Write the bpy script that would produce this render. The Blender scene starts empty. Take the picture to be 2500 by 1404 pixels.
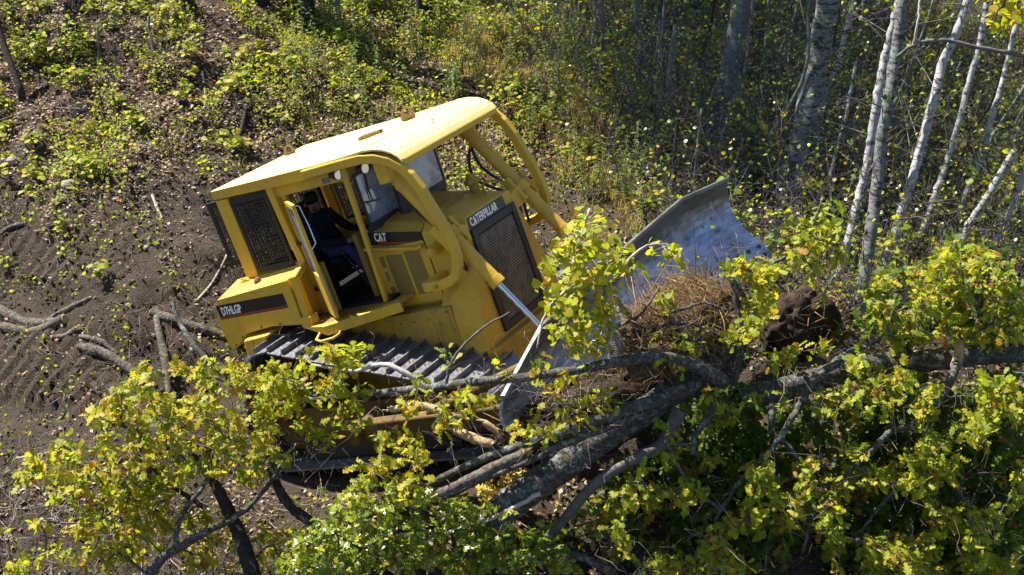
import bpy, bmesh, math, random
import numpy as np
from mathutils import Matrix, Vector

random.seed(7)
rng = np.random.default_rng(7)
SC = bpy.context.scene
COL = SC.collection

# ------------------------------------------------------------------ camera, sky, sun
PITCH = math.radians(28.0)
FPX = 3300.0                                   # focal length in pixels of the 2500 px wide photograph
R_MC = np.array([[0.80478, 0.49396, -0.32914], [0.13664, 0.38544, 0.91256], [0.57763, -0.77938, 0.2427]])                         # bulldozer axes (forward, left, up) seen from the camera
T_MC = np.array([-0.7324, -1.3666, -16.0185])
CW = np.array([[1, 0, 0], [0, math.sin(PITCH), -math.cos(PITCH)], [0, math.cos(PITCH), math.sin(PITCH)]])
CAM = -CW @ T_MC                               # the bulldozer's origin is the world's origin
M3 = CW @ R_MC
cam_d = bpy.data.cameras.new("camera")
cam_d.sensor_width = 36.0
cam_d.lens = 36.0 * FPX / 2500.0
cam_d.clip_start = 0.1
cam_d.clip_end = 500.0
cam = bpy.data.objects.new("camera", cam_d)
COL.objects.link(cam)
cam.matrix_world = Matrix.Translation(CAM) @ Matrix(CW.tolist()).to_4x4()
SC.camera = cam

SUN_DIR = Vector((-0.54, 0.42, 0.79)).normalized()          # towards the sun
elev = math.asin(SUN_DIR.z)
azim = math.atan2(SUN_DIR.x, SUN_DIR.y)                     # clockwise from +Y
world = bpy.data.worlds.new("World")
SC.world = world
world.use_nodes = True
wn, wl = world.node_tree.nodes, world.node_tree.links
wn.clear()
wo = wn.new("ShaderNodeOutputWorld")
wb = wn.new("ShaderNodeBackground")
ws = wn.new("ShaderNodeTexSky")
ws.sky_type = 'NISHITA'
ws.sun_disc = False
ws.sun_elevation = elev
ws.sun_rotation = azim
ws.air_density = 1.0
ws.dust_density = 0.6
ws.ozone_density = 1.6
wb.inputs['Strength'].default_value = 0.06
wl.new(ws.outputs[0], wb.inputs[0])
wl.new(wb.outputs[0], wo.inputs[0])
sun_d = bpy.data.lights.new("sun", 'SUN')
sun_d.energy = 5.0
sun_d.angle = math.radians(0.5)
sun_d.color = (1.0, 0.93, 0.82)
sun = bpy.data.objects.new("sun", sun_d)
COL.objects.link(sun)
sun.rotation_euler = (-SUN_DIR).to_track_quat('-Z', 'Y').to_euler()
sun.location = (-10, 10, 20)
SC.view_settings.view_transform = 'Standard'
SC.view_settings.look = 'None'
SC.view_settings.exposure = 1.65
SC.view_settings.gamma = 1.0
SC.view_settings.use_curve_mapping = False
SC.cycles.max_bounces = 6
SC.cycles.transparent_max_bounces = 4

# ------------------------------------------------------------------ helpers: places
def at(px, py, d):
    """world point seen at photo pixel (px, py) at axial depth d"""
    return CAM + CW @ (np.array([(px - 1250.0) / FPX, (702.0 - py) / FPX, -1.0]) * d)

def proj(p):
    c = CW.T @ (np.asarray(p, float) - CAM)
    return 1250 + FPX * c[0] / -c[2], 702 - FPX * c[1] / -c[2], -c[2]

def m2w(p):
    return M3 @ np.asarray(p, float)

# ------------------------------------------------------------------ helpers: objects
def tag(o, label=None, cat=None, group=None, kind=None):
    if label: o['label'] = label
    if cat: o['category'] = cat
    if group: o['group'] = group
    if kind: o['kind'] = kind
    return o

def link(o, parent=None):
    COL.objects.link(o)
    if parent is not None:
        o.parent = parent
    return o

def empty(name, loc=(0, 0, 0)):
    o = bpy.data.objects.new(name, None)
    o.empty_display_size = 0.2
    o.location = loc
    return link(o)

class MB:
    def __init__(s):
        s.v = []; s.f = []; s.sm = []; s.mi = []; s.m = 0
    def add(s, vs, fs, smooth=False):
        b = len(s.v)
        s.v.extend([tuple(map(float, p)) for p in vs])
        for f in fs:
            s.f.append([b + i for i in f]); s.sm.append(smooth); s.mi.append(s.m)
        return s
    def hull8(s, p):
        return s.add(p, [(0, 3, 2, 1), (4, 5, 6, 7), (0, 1, 5, 4), (1, 2, 6, 5), (2, 3, 7, 6), (3, 0, 4, 7)])
    def box(s, lo, hi):
        x0, y0, z0 = lo; x1, y1, z1 = hi
        return s.hull8([(x0, y0, z0), (x1, y0, z0), (x1, y1, z0), (x0, y1, z0),
                        (x0, y0, z1), (x1, y0, z1), (x1, y1, z1), (x0, y1, z1)])
    def obox(s, c, ax, ay, az):
        c, ax, ay, az = (np.asarray(q, float) for q in (c, ax, ay, az))
        return s.hull8([c - ax - ay - az, c + ax - ay - az, c + ax + ay - az, c - ax + ay - az,
                        c - ax - ay + az, c + ax - ay + az, c + ax + ay + az, c - ax + ay + az])
    def prism(s, poly, axis, a, b):
        n = len(poly)
        def mk(q, t):
            return {'y': (q[0], t, q[1]), 'x': (t, q[0], q[1]), 'z': (q[0], q[1], t)}[axis]
        vs = [mk(q, a) for q in poly] + [mk(q, b) for q in poly]
        fs = [tuple(range(n))[::-1], tuple(range(n, 2 * n))]
        fs += [(i, (i + 1) % n, n + (i + 1) % n, n + i) for i in range(n)]
        return s.add(vs, fs)
    def loft(s, secs, caps=True, closed=True, smooth=False):
        n = len(secs[0]); vs = [p for q in secs for p in q]; fs = []
        for k in range(len(secs) - 1):
            for i in range(n if closed else n - 1):
                j = (i + 1) % n
                fs.append((k * n + i, k * n + j, (k + 1) * n + j, (k + 1) * n + i))
        s.add(vs, fs, smooth)
        if caps:
            s.add(secs[0], [tuple(range(n))[::-1]]); s.add(secs[-1], [tuple(range(n))])
        return s
    def tube(s, path, r, seg=8, caps=True, smooth=True):
        P = np.asarray(path, float); n = len(P)
        rr = np.full(n, r, float) if np.isscalar(r) else np.asarray(r, float)
        T = np.gradient(P, axis=0); T /= np.linalg.norm(T, axis=1)[:, None] + 1e-12
        u = np.cross(T[0], (0.31, 0.17, 0.93)); u /= np.linalg.norm(u) + 1e-12
        secs = []
        for k in range(n):
            u = u - T[k] * (u @ T[k]); u /= np.linalg.norm(u) + 1e-12
            w = np.cross(T[k], u)
            secs.append([P[k] + rr[k] * (math.cos(2 * math.pi * i / seg) * u + math.sin(2 * math.pi * i / seg) * w) for i in range(seg)])
        return s.loft(secs, caps, True, smooth)
    def cyl(s, p0, p1, r, seg=16, r1=None):
        p0 = np.asarray(p0, float); p1 = np.asarray(p1, float)
        return s.tube([p0, p1], [r, r if r1 is None else r1], seg)
    def bar(s, path, w, h, side=(0, 1, 0)):
        """rectangular section swept along a path; w along side, h across"""
        P = np.asarray(path, float); T = np.gradient(P, axis=0)
        for k in range(1, len(P) - 1):
            a = P[k] - P[k - 1]; b = P[k + 1] - P[k]
            T[k] = a / np.linalg.norm(a) + b / np.linalg.norm(b)
        T /= np.linalg.norm(T, axis=1)[:, None]
        secs = []
        for k in range(len(P)):
            sd = np.asarray(side, float); sd = sd - T[k] * (sd @ T[k]); sd /= np.linalg.norm(sd)
            up = np.cross(T[k], sd)
            secs.append([P[k] + sd * w / 2 * a + up * h / 2 * b for a, b in ((-1, -1), (1, -1), (1, 1), (-1, 1))])
        return s.loft(secs)
    def obj(s, name, mat, parent=None, bevel=0.0, label=None):
        me = bpy.data.meshes.new(name)
        me.from_pydata(s.v, [], s.f)
        for m in (mat if isinstance(mat, (list, tuple)) else [mat]):
            me.materials.append(m)
        me.polygons.foreach_set('use_smooth', s.sm)
        me.polygons.foreach_set('material_index', s.mi)
        bm = bmesh.new(); bm.from_mesh(me)
        bmesh.ops.recalc_face_normals(bm, faces=bm.faces)
        bm.to_mesh(me); bm.free()
        me.update()
        o = bpy.data.objects.new(name, me)
        link(o, parent)
        if bevel:
            b = o.modifiers.new('bevel', 'BEVEL'); b.width = bevel; b.segments = 2
            b.limit_method = 'ANGLE'; b.angle_limit = math.radians(35); b.use_clamp_overlap = True
        if label: o['label'] = label
        return o

def np_mesh(name, V, T, mat, parent=None, tint=None, smooth=False):
    """fast triangle mesh; tint = one value per vertex"""
    V = np.asarray(V, np.float32); T = np.asarray(T, np.int32)
    me = bpy.data.meshes.new(name)
    me.vertices.add(len(V)); me.vertices.foreach_set('co', V.ravel())
    me.loops.add(T.size); me.loops.foreach_set('vertex_index', T.ravel())
    me.polygons.add(len(T)); me.polygons.foreach_set('loop_start', np.arange(0, T.size, 3, dtype=np.int32))
    if smooth: me.polygons.foreach_set('use_smooth', np.ones(len(T), bool))
    if tint is not None:
        a = me.attributes.new('tint', 'FLOAT', 'POINT'); a.data.foreach_set('value', np.asarray(tint, np.float32))
    me.update(calc_edges=True)
    me.materials.append(mat)
    o = bpy.data.objects.new(name, me)
    return link(o, parent)

# ------------------------------------------------------------------ helpers: materials
def nmat(name):
    m = bpy.data.materials.new(name); m.use_nodes = True
    nt = m.node_tree; nt.nodes.clear()
    out = nt.nodes.new('ShaderNodeOutputMaterial')
    b = nt.nodes.new('ShaderNodeBsdfPrincipled')
    nt.links.new(b.outputs[0], out.inputs[0])
    return m, nt, b, out

def N(nt, t, **kw):
    n = nt.nodes.new(t)
    for k, v in kw.items():
        if k in n.inputs: n.inputs[k].default_value = v
        else: setattr(n, k, v)
    return n

def noise(nt, scale, detail=4, rough=0.55, coord='Object', vec=None):
    if vec is None:
        tc = N(nt, 'ShaderNodeTexCoord'); vec = tc.outputs[coord]
    n = N(nt, 'ShaderNodeTexNoise', Scale=scale, Detail=detail, Roughness=rough)
    nt.links.new(vec, n.inputs['Vector'])
    return n.outputs['Fac']

def ramp(nt, fac, stops):
    r = N(nt, 'ShaderNodeValToRGB')
    el = r.color_ramp.elements
    el[0].position, el[0].color = stops[0][0], (*stops[0][1], 1)
    el[1].position, el[1].color = stops[1][0], (*stops[1][1], 1)
    for p, c in stops[2:]:
        e = el.new(p); e.color = (*c, 1)
    nt.links.new(fac, r.inputs[0])
    return r.outputs[0]

def mixc(nt, fac, a, b):
    m = N(nt, 'ShaderNodeMix', data_type='RGBA')
    for sock, v in ((m.inputs[0], fac), (m.inputs[6], a), (m.inputs[7], b)):
        if hasattr(v, 'is_linked'): nt.links.new(v, sock)
        elif isinstance(v, (int, float)): sock.default_value = v
        else: sock.default_value = (*v, 1)
    return m.outputs[2]

def bump(nt, b, h, strength=0.3, dist=0.02):
    n = N(nt, 'ShaderNodeBump', Strength=strength, Distance=dist)
    nt.links.new(h, n.inputs['Height']); nt.links.new(n.outputs[0], b.inputs['Normal'])

def sep_z(nt, coord='Object'):
    tc = N(nt, 'ShaderNodeTexCoord'); s = N(nt, 'ShaderNodeSeparateXYZ')
    nt.links.new(tc.outputs[coord], s.inputs[0])
    return s.outputs[2]

def paint(name, col, dusty, dust=(0.30, 0.22, 0.13), rough=0.42, grime=0.5, spec=0.4):
    """sheet-metal paint with dust film, chips and grime"""
    m, nt, b, _ = nmat(name)
    f1 = noise(nt, 2.2, 5, 0.6); f2 = noise(nt, 14, 6, 0.7); f3 = noise(nt, 60, 3, 0.6)
    c = mixc(nt, ramp(nt, f1, [(0.35, (0, 0, 0)), (0.75, (1, 1, 1))]), col, dusty)
    g = ramp(nt, f2, [(0.50, (0, 0, 0)), (0.72, (grime,) * 3)])
    c = mixc(nt, g, c, dust)
    tcs = N(nt, 'ShaderNodeTexCoord'); mps = N(nt, 'ShaderNodeMapping'); mps.inputs['Scale'].default_value = (9, 9, 1.6); nt.links.new(tcs.outputs['Object'], mps.inputs[0])
    st = noise(nt, 1.6, 6, 0.75, vec=mps.outputs[0])
    c = mixc(nt, ramp(nt, st, [(0.54, (0, 0, 0)), (0.70, (grime * .8,) * 3)]), c, tuple(.55 * q for q in dust))
    k = ramp(nt, f3, [(0.66, (0, 0, 0)), (0.72, (0.8,) * 3)])
    kk = N(nt, 'ShaderNodeMath', operation='MULTIPLY'); nt.links.new(k, kk.inputs[0])
    k2 = ramp(nt, noise(nt, 5, 3), [(0.52, (0, 0, 0)), (0.62, (1, 1, 1))]); nt.links.new(k2, kk.inputs[1])
    c = mixc(nt, kk.outputs[0], c, (0.06, 0.045, 0.035))
    nt.links.new(c, b.inputs['Base Color'])
    r = ramp(nt, f2, [(0.3, (rough,) * 3), (0.75, (min(1, rough + 0.3),) * 3)])
    nt.links.new(r, b.inputs['Roughness'])
    b.inputs['Specular IOR Level'].default_value = spec
    bump(nt, b, f3, 0.05, 0.004)
    return m

def plain(name, col, rough=0.5, metal=0.0, var=0.0, scale=20, spec=0.5, bmp=0.0):
    m, nt, b, _ = nmat(name)
    b.inputs['Base Color'].default_value = (*col, 1)
    b.inputs['Roughness'].default_value = rough
    b.inputs['Metallic'].default_value = metal
    b.inputs['Specular IOR Level'].default_value = spec
    if var or bmp:
        f = noise(nt, scale, 5, 0.65)
        if var:
            lo = tuple(max(0, x * (1 - var)) for x in col); hi = tuple(min(1, x * (1 + var)) for x in col)
            nt.links.new(ramp(nt, f, [(0.3, lo), (0.7, hi)]), b.inputs['Base Color'])
        if bmp: bump(nt, b, f, bmp, 0.02)
    return m

MAT = {}
MAT['yellow'] = paint('yellow paint', (0.60, 0.37, 0.02), (0.50, 0.315, 0.045), grime=0.38)
MAT['yellow_dirty'] = paint('dirty yellow paint', (0.50, 0.31, 0.022), (0.30, 0.20, 0.05), dust=(.17,.125,.08), grime=0.85, rough=0.6)
MAT['roof'] = paint('sunlit dusty yellow paint', (0.80, 0.60, 0.20), (0.82, 0.66, 0.30), dust=(.6,.5,.3), grime=0.12, rough=0.34, spec=.6)  # roof yellow paled with dust and the sun's glare put into the colour
MAT['mud'] = paint('mud caked frame', (0.15, 0.095, 0.025), (0.060, 0.042, 0.026), dust=(.07,.05,.034), grime=0.9, rough=0.8, spec=.15)
MAT['vent'] = paint('dusty olive mesh', (0.22, 0.15, 0.025), (0.17, 0.12, 0.03), grime=0.5, rough=0.75)
MAT['eye'] = paint('worn ochre paint', (0.20, 0.135, 0.03), (0.17, 0.12, 0.04), grime=.5)
MAT['black'] = plain('black paint', (0.012, 0.013, 0.016), 0.5, var=0.5)
MAT['rubber'] = plain('black rubber hose', (0.016, 0.017, 0.02), 0.4, var=0.3)
MAT['decal'] = plain('black decal film', (0.012, 0.012, 0.014), 0.35)
MAT['red'] = plain('dark red stripe', (0.30, 0.025, 0.03), 0.4)
MAT['white'] = plain('white lettering', (0.85, 0.85, 0.82), 0.4)
MAT['tri'] = plain('yellow emblem', (0.85, 0.52, 0.02), 0.4)
MAT['chrome'] = plain('chromed rod', (0.75, 0.78, 0.82), 0.12, 1.0)
MAT['bolt'] = plain('bright steel bolt', (0.5, 0.5, 0.5), 0.3, 1.0)
MAT['grille'] = plain('dusty grille sheet', (0.22, 0.18, 0.13), 0.6, var=0.5, scale=8)
MAT['core'] = plain('dark radiator core', (0.006, 0.006, 0.006), 0.8)
MAT['stack'] = plain('sooty exhaust pipe', (0.03, 0.027, 0.03), 0.6, var=0.6, scale=12)
MAT['seat'] = plain('black vinyl', (0.01, 0.01, 0.012), 0.55)
MAT['grey'] = plain('grey rubber trim', (0.16, 0.15, 0.14), 0.7, var=0.3)
MAT['lamp'] = plain('lamp lens', (0.75, 0.77, 0.8), 0.1, 0.6)
MAT['rust'] = plain('rusty steel', (0.16, 0.07, 0.03), 0.75, 0.3, var=0.6, scale=16, bmp=0.3)

def steel_shoe():
    m, nt, b, _ = nmat('worn track steel')
    f = noise(nt, 6, 5, 0.65); g = noise(nt, 40, 4, 0.6)
    c = ramp(nt, f, [(0.35, (0.09, 0.094, 0.11)), (0.54, (0.20, 0.205, 0.235)), (0.62, (0.13, 0.095, 0.06)), (0.8, (0.08, 0.058, 0.04))])
    nt.links.new(c, b.inputs['Base Color'])
    nt.links.new(ramp(nt, g, [(0.3, (0.32,) * 3), (0.7, (0.6,) * 3)]), b.inputs['Roughness'])
    b.inputs['Metallic'].default_value = 0.5
    bump(nt, b, g, 0.1, 0.005)
    return m
MAT['shoe'] = steel_shoe()

def steel_blade():
    m, nt, b, _ = nmat('scoured blade steel')
    tc = N(nt, 'ShaderNodeTexCoord'); mp = N(nt, 'ShaderNodeMapping'); mp.inputs['Scale'].default_value = (1.2, 1.2, 5)
    nt.links.new(tc.outputs['Object'], mp.inputs[0])
    f = noise(nt, 2.4, 8, 0.7, vec=mp.outputs[0]); g = noise(nt, 26, 6, 0.7); s = noise(nt, 3.0, 6, 0.7)
    c = ramp(nt, f, [(0.36, (0.17, 0.18, 0.23)), (0.52, (0.42, 0.45, 0.57)), (0.66, (0.56, 0.59, 0.70))])
    c = mixc(nt, ramp(nt, s, [(0.56, (0, 0, 0)), (0.72, (0.55,) * 3)]), c, (0.16, 0.115, 0.07))
    c = mixc(nt, ramp(nt, g, [(0.6, (0, 0, 0)), (0.78, (0.5,) * 3)]), c, (0.07, 0.06, 0.06))
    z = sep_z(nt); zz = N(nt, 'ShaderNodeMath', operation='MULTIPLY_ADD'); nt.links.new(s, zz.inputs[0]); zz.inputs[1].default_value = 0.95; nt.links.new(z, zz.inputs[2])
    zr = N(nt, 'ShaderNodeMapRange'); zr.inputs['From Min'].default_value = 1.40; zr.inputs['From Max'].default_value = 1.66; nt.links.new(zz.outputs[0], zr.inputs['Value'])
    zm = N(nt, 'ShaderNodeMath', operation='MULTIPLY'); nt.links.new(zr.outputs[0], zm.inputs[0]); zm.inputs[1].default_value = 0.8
    c = mixc(nt, zm.outputs[0], c, (0.085, 0.068, 0.042))  # ragged brown upper band: mud stains plus the top lip's shade painted in
    nt.links.new(c, b.inputs['Base Color'])
    b.inputs['Metallic'].default_value = 0.6
    nt.links.new(ramp(nt, f, [(0.3, (0.36,) * 3), (0.7, (0.52,) * 3)]), b.inputs['Roughness'])
    bump(nt, b, g, 0.12, 0.006)
    return m
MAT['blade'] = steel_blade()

def glass_mat():
    m, nt, b, out = nmat('bluish tinted glass')
    nt.nodes.remove(b)
    gl = N(nt, 'ShaderNodeBsdfGlossy', Roughness=0.05); gl.inputs['Color'].default_value = (0.8, 0.85, 1, 1)
    tr = N(nt, 'ShaderNodeBsdfTransparent'); tr.inputs['Color'].default_value = (0.45, 0.5, 0.52, 1)
    di = N(nt, 'ShaderNodeBsdfDiffuse'); di.inputs['Color'].default_value = (0.36, 0.40, 0.52, 1)  # patchy bluish diffuse layer mixed over the tinted pane
    m1 = N(nt, 'ShaderNodeMixShader', Fac=0.22); nt.links.new(tr.outputs[0], m1.inputs[1]); nt.links.new(gl.outputs[0], m1.inputs[2])
    m2 = N(nt, 'ShaderNodeMixShader')
    f = ramp(nt, noise(nt, 7, 6, 0.7), [(0.35, (0.25,) * 3), (0.7, (0.65,) * 3)])
    nt.links.new(f, m2.inputs[0]); nt.links.new(m1.outputs[0], m2.inputs[1]); nt.links.new(di.outputs[0], m2.inputs[2])
    nt.links.new(m2.outputs[0], out.inputs[0])
    return m
MAT['glass'] = glass_mat()
def dark_glass():
    m, nt, bb, out = nmat('dark tinted glass'); nt.nodes.remove(bb)
    gl = N(nt, 'ShaderNodeBsdfGlossy', Roughness=0.04); tr = N(nt, 'ShaderNodeBsdfTransparent'); tr.inputs['Color'].default_value = (0.55, 0.58, 0.56, 1)
    m1 = N(nt, 'ShaderNodeMixShader', Fac=0.12); nt.links.new(tr.outputs[0], m1.inputs[1]); nt.links.new(gl.outputs[0], m1.inputs[2]); nt.links.new(m1.outputs[0], out.inputs[0])
    return m
MAT['glass_dark'] = dark_glass()

# ------------------------------------------------------------------ the ground
CTRL = []
for px, py, d in [(-600, -100, 25), (0, 0, 23), (600, 0, 24), (1250, 0, 25.5), (1900, 0, 28), (2500, 0, 30), (3200, 0, 31),
                  (0, 350, 20.6), (640, 350, 20.8), (1250, 300, 20.8), (1900, 300, 22.5), (2500, 300, 23.5),
                  (-500, 700, 19.3), (0, 700, 18.6), (400, 700, 17.8), (1500, 520, 18.2), (1900, 560, 18.6), (2500, 600, 18.4), (3200, 600, 18.4),
                  (0, 1050, 16.8), (400, 1050, 16.2), (2200, 900, 16.0), (2700, 900, 15.8),
                  (-600, 1404, 15.2), (0, 1404, 15.0), (600, 1404, 14.7), (1250, 1404, 14.3), (1900, 1404, 14.0), (2500, 1404, 13.7), (3200, 1404, 13.5),
                  (600, 1900, 13.2), (1900, 1900, 12.5)]:
    CTRL.append(at(px, py, d))
for X in (-1.7, -0.6, 0.5, 1.6):
    for Y in (-1.7, 0.0, 1.7):
        CTRL.append(m2w((X, Y, -0.03)))
for Y in (-1.8, 0, 1.8):
    CTRL.append(m2w((3.2, Y, 0.02)) + np.array([0, 0, -0.15]))
CTRL = np.array(CTRL)
_A = np.c_[np.ones(len(CTRL)), CTRL[:, :2]]
_pl = np.linalg.lstsq(_A, CTRL[:, 2], rcond=None)[0]
_res = CTRL[:, 2] - _A @ _pl
_sg = 3.2
_D = np.exp(-(((CTRL[:, None, :2] - CTRL[None, :, :2]) ** 2).sum(-1)) / (2 * _sg ** 2))
_w = np.linalg.solve(_D + 0.02 * np.eye(len(CTRL)), _res)

def vnoise(x, y, seed=0):
    """smooth value noise, vectorised"""
    xi = np.floor(x).astype(np.int64); yi = np.floor(y).astype(np.int64)
    fx = x - xi; fy = y - yi
    fx = fx * fx * (3 - 2 * fx); fy = fy * fy * (3 - 2 * fy)
    def h(a, b):
        n = (a * 374761393 + b * 668265263 + seed * 974634777) & 0xFFFFFFFF
        n = ((n ^ (n >> 13)) * 1274126177) & 0xFFFFFFFF
        return ((n ^ (n >> 16)) & 0xFFFF) / 65535.0
    return (h(xi, yi) * (1 - fx) + h(xi + 1, yi) * fx) * (1 - fy) + (h(xi, yi + 1) * (1 - fx) + h(xi + 1, yi + 1) * fx) * fy

FWD = M3[:2, 0] / np.linalg.norm(M3[:2, 0])
SIDE = np.array([-FWD[1], FWD[0]])

def base_h(x, y):
    x = np.asarray(x, float); y = np.asarray(y, float)
    z = _pl[0] + _pl[1] * x + _pl[2] * y
    for (cx, cy, _), w in zip(CTRL, _w):
        z = z + w * np.exp(-((x - cx) ** 2 + (y - cy) ** 2) / (2 * _sg ** 2))
    return z

PRINTS = []                                     # (centre, half length, half width) of the track prints in the dirt
def ground_h(x, y):
    x = np.asarray(x, float); y = np.asarray(y, float)
    z = base_h(x, y)
    n = (vnoise(x * 0.9, y * 1.3, 1) - 0.5) * 0.32 + (vnoise(x * 3.1, y * 3.1, 2) - 0.5) * 0.10 + (vnoise(x * 8, y * 8, 3) - 0.5) * 0.05 \
        + (vnoise(x * 17, y * 17, 5) - 0.5) * 0.03 + np.clip(vnoise(x * 5, y * 5, 7) - .6, 0, 1) * 0.10
    mx = (x * FWD[0] + y * FWD[1]); my = (x * SIDE[0] + y * SIDE[1])
    near = np.clip((np.maximum(np.abs(mx) - 1.6, np.abs(my) - 1.6)) / 0.8, 0, 1)
    z = z + n * near
    for (cx, cy, hl, hw) in PRINTS:
        u = (x - cx) * FWD[0] + (y - cy) * FWD[1]; v = (x - cx) * SIDE[0] + (y - cy) * SIDE[1]
        k = np.clip((hl - np.abs(u)) / 0.35, 0, 1) * np.clip((hw - np.abs(v)) / 0.12, 0, 1)
        ph = (u / 0.21 + 0.25 * (vnoise(x * 2, y * 2, 9) - .5)) % 1.0
        rid = np.where(ph < 0.22, -0.075, 0.04 + 0.05 * (ph - 0.22))
        rid = rid * np.clip(1.9 * vnoise(x * 1.5, y * 1.5, 11) - .35, 0, 1.2)
        z = z * 1.0 + k * (rid - n * near * 0.7)
    return z

def ground_pt(px, py, lo=9.0, hi=60.0):
    dd = np.linspace(lo, hi, 700)
    pts = CAM[None] + (CW @ np.array([(px - 1250.0) / FPX, (702.0 - py) / FPX, -1.0]))[None] * dd[:, None]
    h = base_h(pts[:, 0], pts[:, 1])
    below = np.where(pts[:, 2] < h)[0]
    p = pts[below[0]] if len(below) else pts[-1]
    return np.array([p[0], p[1], float(ground_h(p[0], p[1]))])

for px, py, hl, hw in ((110, 885, 1.7, 0.55), (400, 650, 1.7, 0.45), (60, 640, 1.2, .4)):
    g = ground_pt(px, py); PRINTS.append((g[0], g[1], hl, hw))

def ground_material():
    m, nt, b, _ = nmat('forest soil')
    tc = N(nt, 'ShaderNodeTexCoord')
    f1 = noise(nt, 0.55, 4, 0.6); f2 = noise(nt, 5, 8, 0.7); f3 = noise(nt, 38, 5, 0.7)
    c = ramp(nt, f2, [(0.30, (0.026, 0.020, 0.016)), (0.52, (0.058, 0.045, 0.036)), (0.72, (0.115, 0.090, 0.070))])
    c2 = ramp(nt, f3, [(0.3, (0.022, 0.016, 0.012)), (0.65, (0.095, 0.072, 0.055))])
    c = mixc(nt, 0.55, c, c2)
    c = mixc(nt, ramp(nt, f1, [(0.42, (0, 0, 0)), (0.62, (0.4,) * 3)]), c, (0.12, 0.094, 0.072))
    nt.links.new(c, b.inputs['Base Color'])
    b.inputs['Roughness'].default_value = 0.95
    b.inputs['Specular IOR Level'].default_value = 0.15
    h = N(nt, 'ShaderNodeMath', operation='ADD'); nt.links.new(f2, h.inputs[0]); nt.links.new(f3, h.inputs[1])
    bump(nt, b, h.outputs[0], 1.0, 0.07)
    return m

def grid_axis(lo, hi, step, far):
    a = list(np.arange(lo, hi + 1e-6, step)); s = step
    b = [hi]; 
    while b[-1] < far: s *= 1.25; b.append(b[-1] + s)
    s = step; c = [lo]
    while c[-1] > -far: s *= 1.25; c.append(c[-1] - s)
    return np.array(c[1:][::-1] + a + b[1:])
gx = grid_axis(-8.5, 8.0, 0.055, 90); gy = grid_axis(-4.5, 8.0, 0.055, 90)
GX, GY = np.meshgrid(gx, gy)
GZ = ground_h(GX, GY)
nx, ny = len(gx), len(gy)
ii = (np.arange(ny - 1)[:, None] * nx + np.arange(nx - 1)[None]).ravel()
T = np.concatenate([np.c_[ii, ii + 1, ii + nx + 1], np.c_[ii, ii + nx + 1, ii + nx]])
ground = np_mesh('ground', np.c_[GX.ravel(), GY.ravel(), GZ.ravel()], T, ground_material(), smooth=True)
tag(ground, kind='structure')

# ------------------------------------------------------------------ the bulldozer
MW = Matrix(M3.tolist()).to_4x4()
DZ = empty('bulldozer')
DZ.matrix_world = MW
tag(DZ, 'yellow crawler bulldozer with brush guard canopy pushing trees on a slope', 'bulldozer')

def part(mb, name, mat, bevel=0.0, parent=None, label=None):
    return mb.obj(name, MAT[mat] if isinstance(mat, str) else mat, parent or DZ, bevel, label)

# roof: flat plate that rolls down at the front
prof = [(-1.47, 3.285), (0.30, 3.292), (0.70, 3.305), (0.92, 3.315), (1.06, 3.305), (1.18, 3.275), (1.28, 3.225), (1.345, 3.17), (1.375, 3.12)]
def hw(x): return 0.87 + 0.095 * min(1, max(0, (x + 1.47) / 2.3))
mb = MB(); secs = []
for x, z in prof:
    w = hw(x); secs.append([(x, -w, z), (x, w, z), (x, w, z - .03), (x, -w, z - .03)])
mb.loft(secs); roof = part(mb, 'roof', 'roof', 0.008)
for s in (-1, 1):                                # folded side skirts, rear piece and front piece
    mb = MB(); mb.hull8([(-1.47, s * .868, 3.18), (.02, s * .918, 3.15), (.02, s * .936, 3.15), (-1.47, s * .886, 3.18),
                         (-1.47, s * .868, 3.283), (.02, s * .918, 3.283), (.02, s * .936, 3.283), (-1.47, s * .886, 3.283)])
    part(mb, 'roof_skirt', 'yellow', 0.005)
mb = MB(); mb.box((-1.488, -.868, 3.18), (-1.47, .868, 3.283)); part(mb, 'roof_skirt', 'yellow', 0.005)
mb = MB(); mb.box((1.345, -.92, 3.05), (1.385, .94, 3.115)); part(mb, 'roof_lip', 'yellow', 0.01)
mb = MB(); mb.bar([(0.885, -.93, 3.3155), (0.885, .93, 3.3155)], .012, .006, (1, 0, 0)); part(mb, 'roof_seam', 'vent')
def eye(x, y, z, h, w, ang):
    mb = MB(); r = w / 2; n = 12
    out = [(-w * .62, 0), (w * .62, 0)] + [(r * math.cos(a), h - r + r * math.sin(a)) for a in np.linspace(0, math.pi, n)]
    # ring plate: outer outline bridged to a hole
    hole = [(r * .60 * math.cos(a), h - r + r * .60 * math.sin(a)) for a in np.linspace(0, 2 * math.pi, 16, endpoint=False)]
    c, sn = math.cos(ang), math.sin(ang)
    outer = []
    for a in np.linspace(0, 2 * math.pi, 16, endpoint=False):
        dx, dz = math.cos(a), math.sin(a)
        k = r if dz >= 0 else min(r * 1.35 / max(abs(dx), 1e-3), (h - r) / max(abs(dz), 1e-3))
        outer.append((k * dx, h - r + k * dz))
    t = .014; secs = []
    for ring in (outer, hole):
        pass
    def P(q, o): return (x + q[0] * c - o * sn, y + q[0] * sn + o * c, z + q[1])
    n = 16
    vs = [P(q, -t) for q in outer] + [P(q, -t) for q in hole] + [P(q, t) for q in outer] + [P(q, t) for q in hole]
    fs = []
    for i in range(n):
        j = (i + 1) % n
        fs += [(i, j, n + j, n + i), (2 * n + i, 3 * n + i, 3 * n + j, 2 * n + j), (i, 2 * n + i, 2 * n + j, j), (n + i, n + j, 3 * n + j, 3 * n + i)]
    mb.add(vs, fs); part(mb, 'lifting_eye', 'eye')
eye(-1.30, .39, 3.284, .12, .12, 0.5)
eye(.55, .44, 3.295, .165, .125, 0.5)
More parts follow.
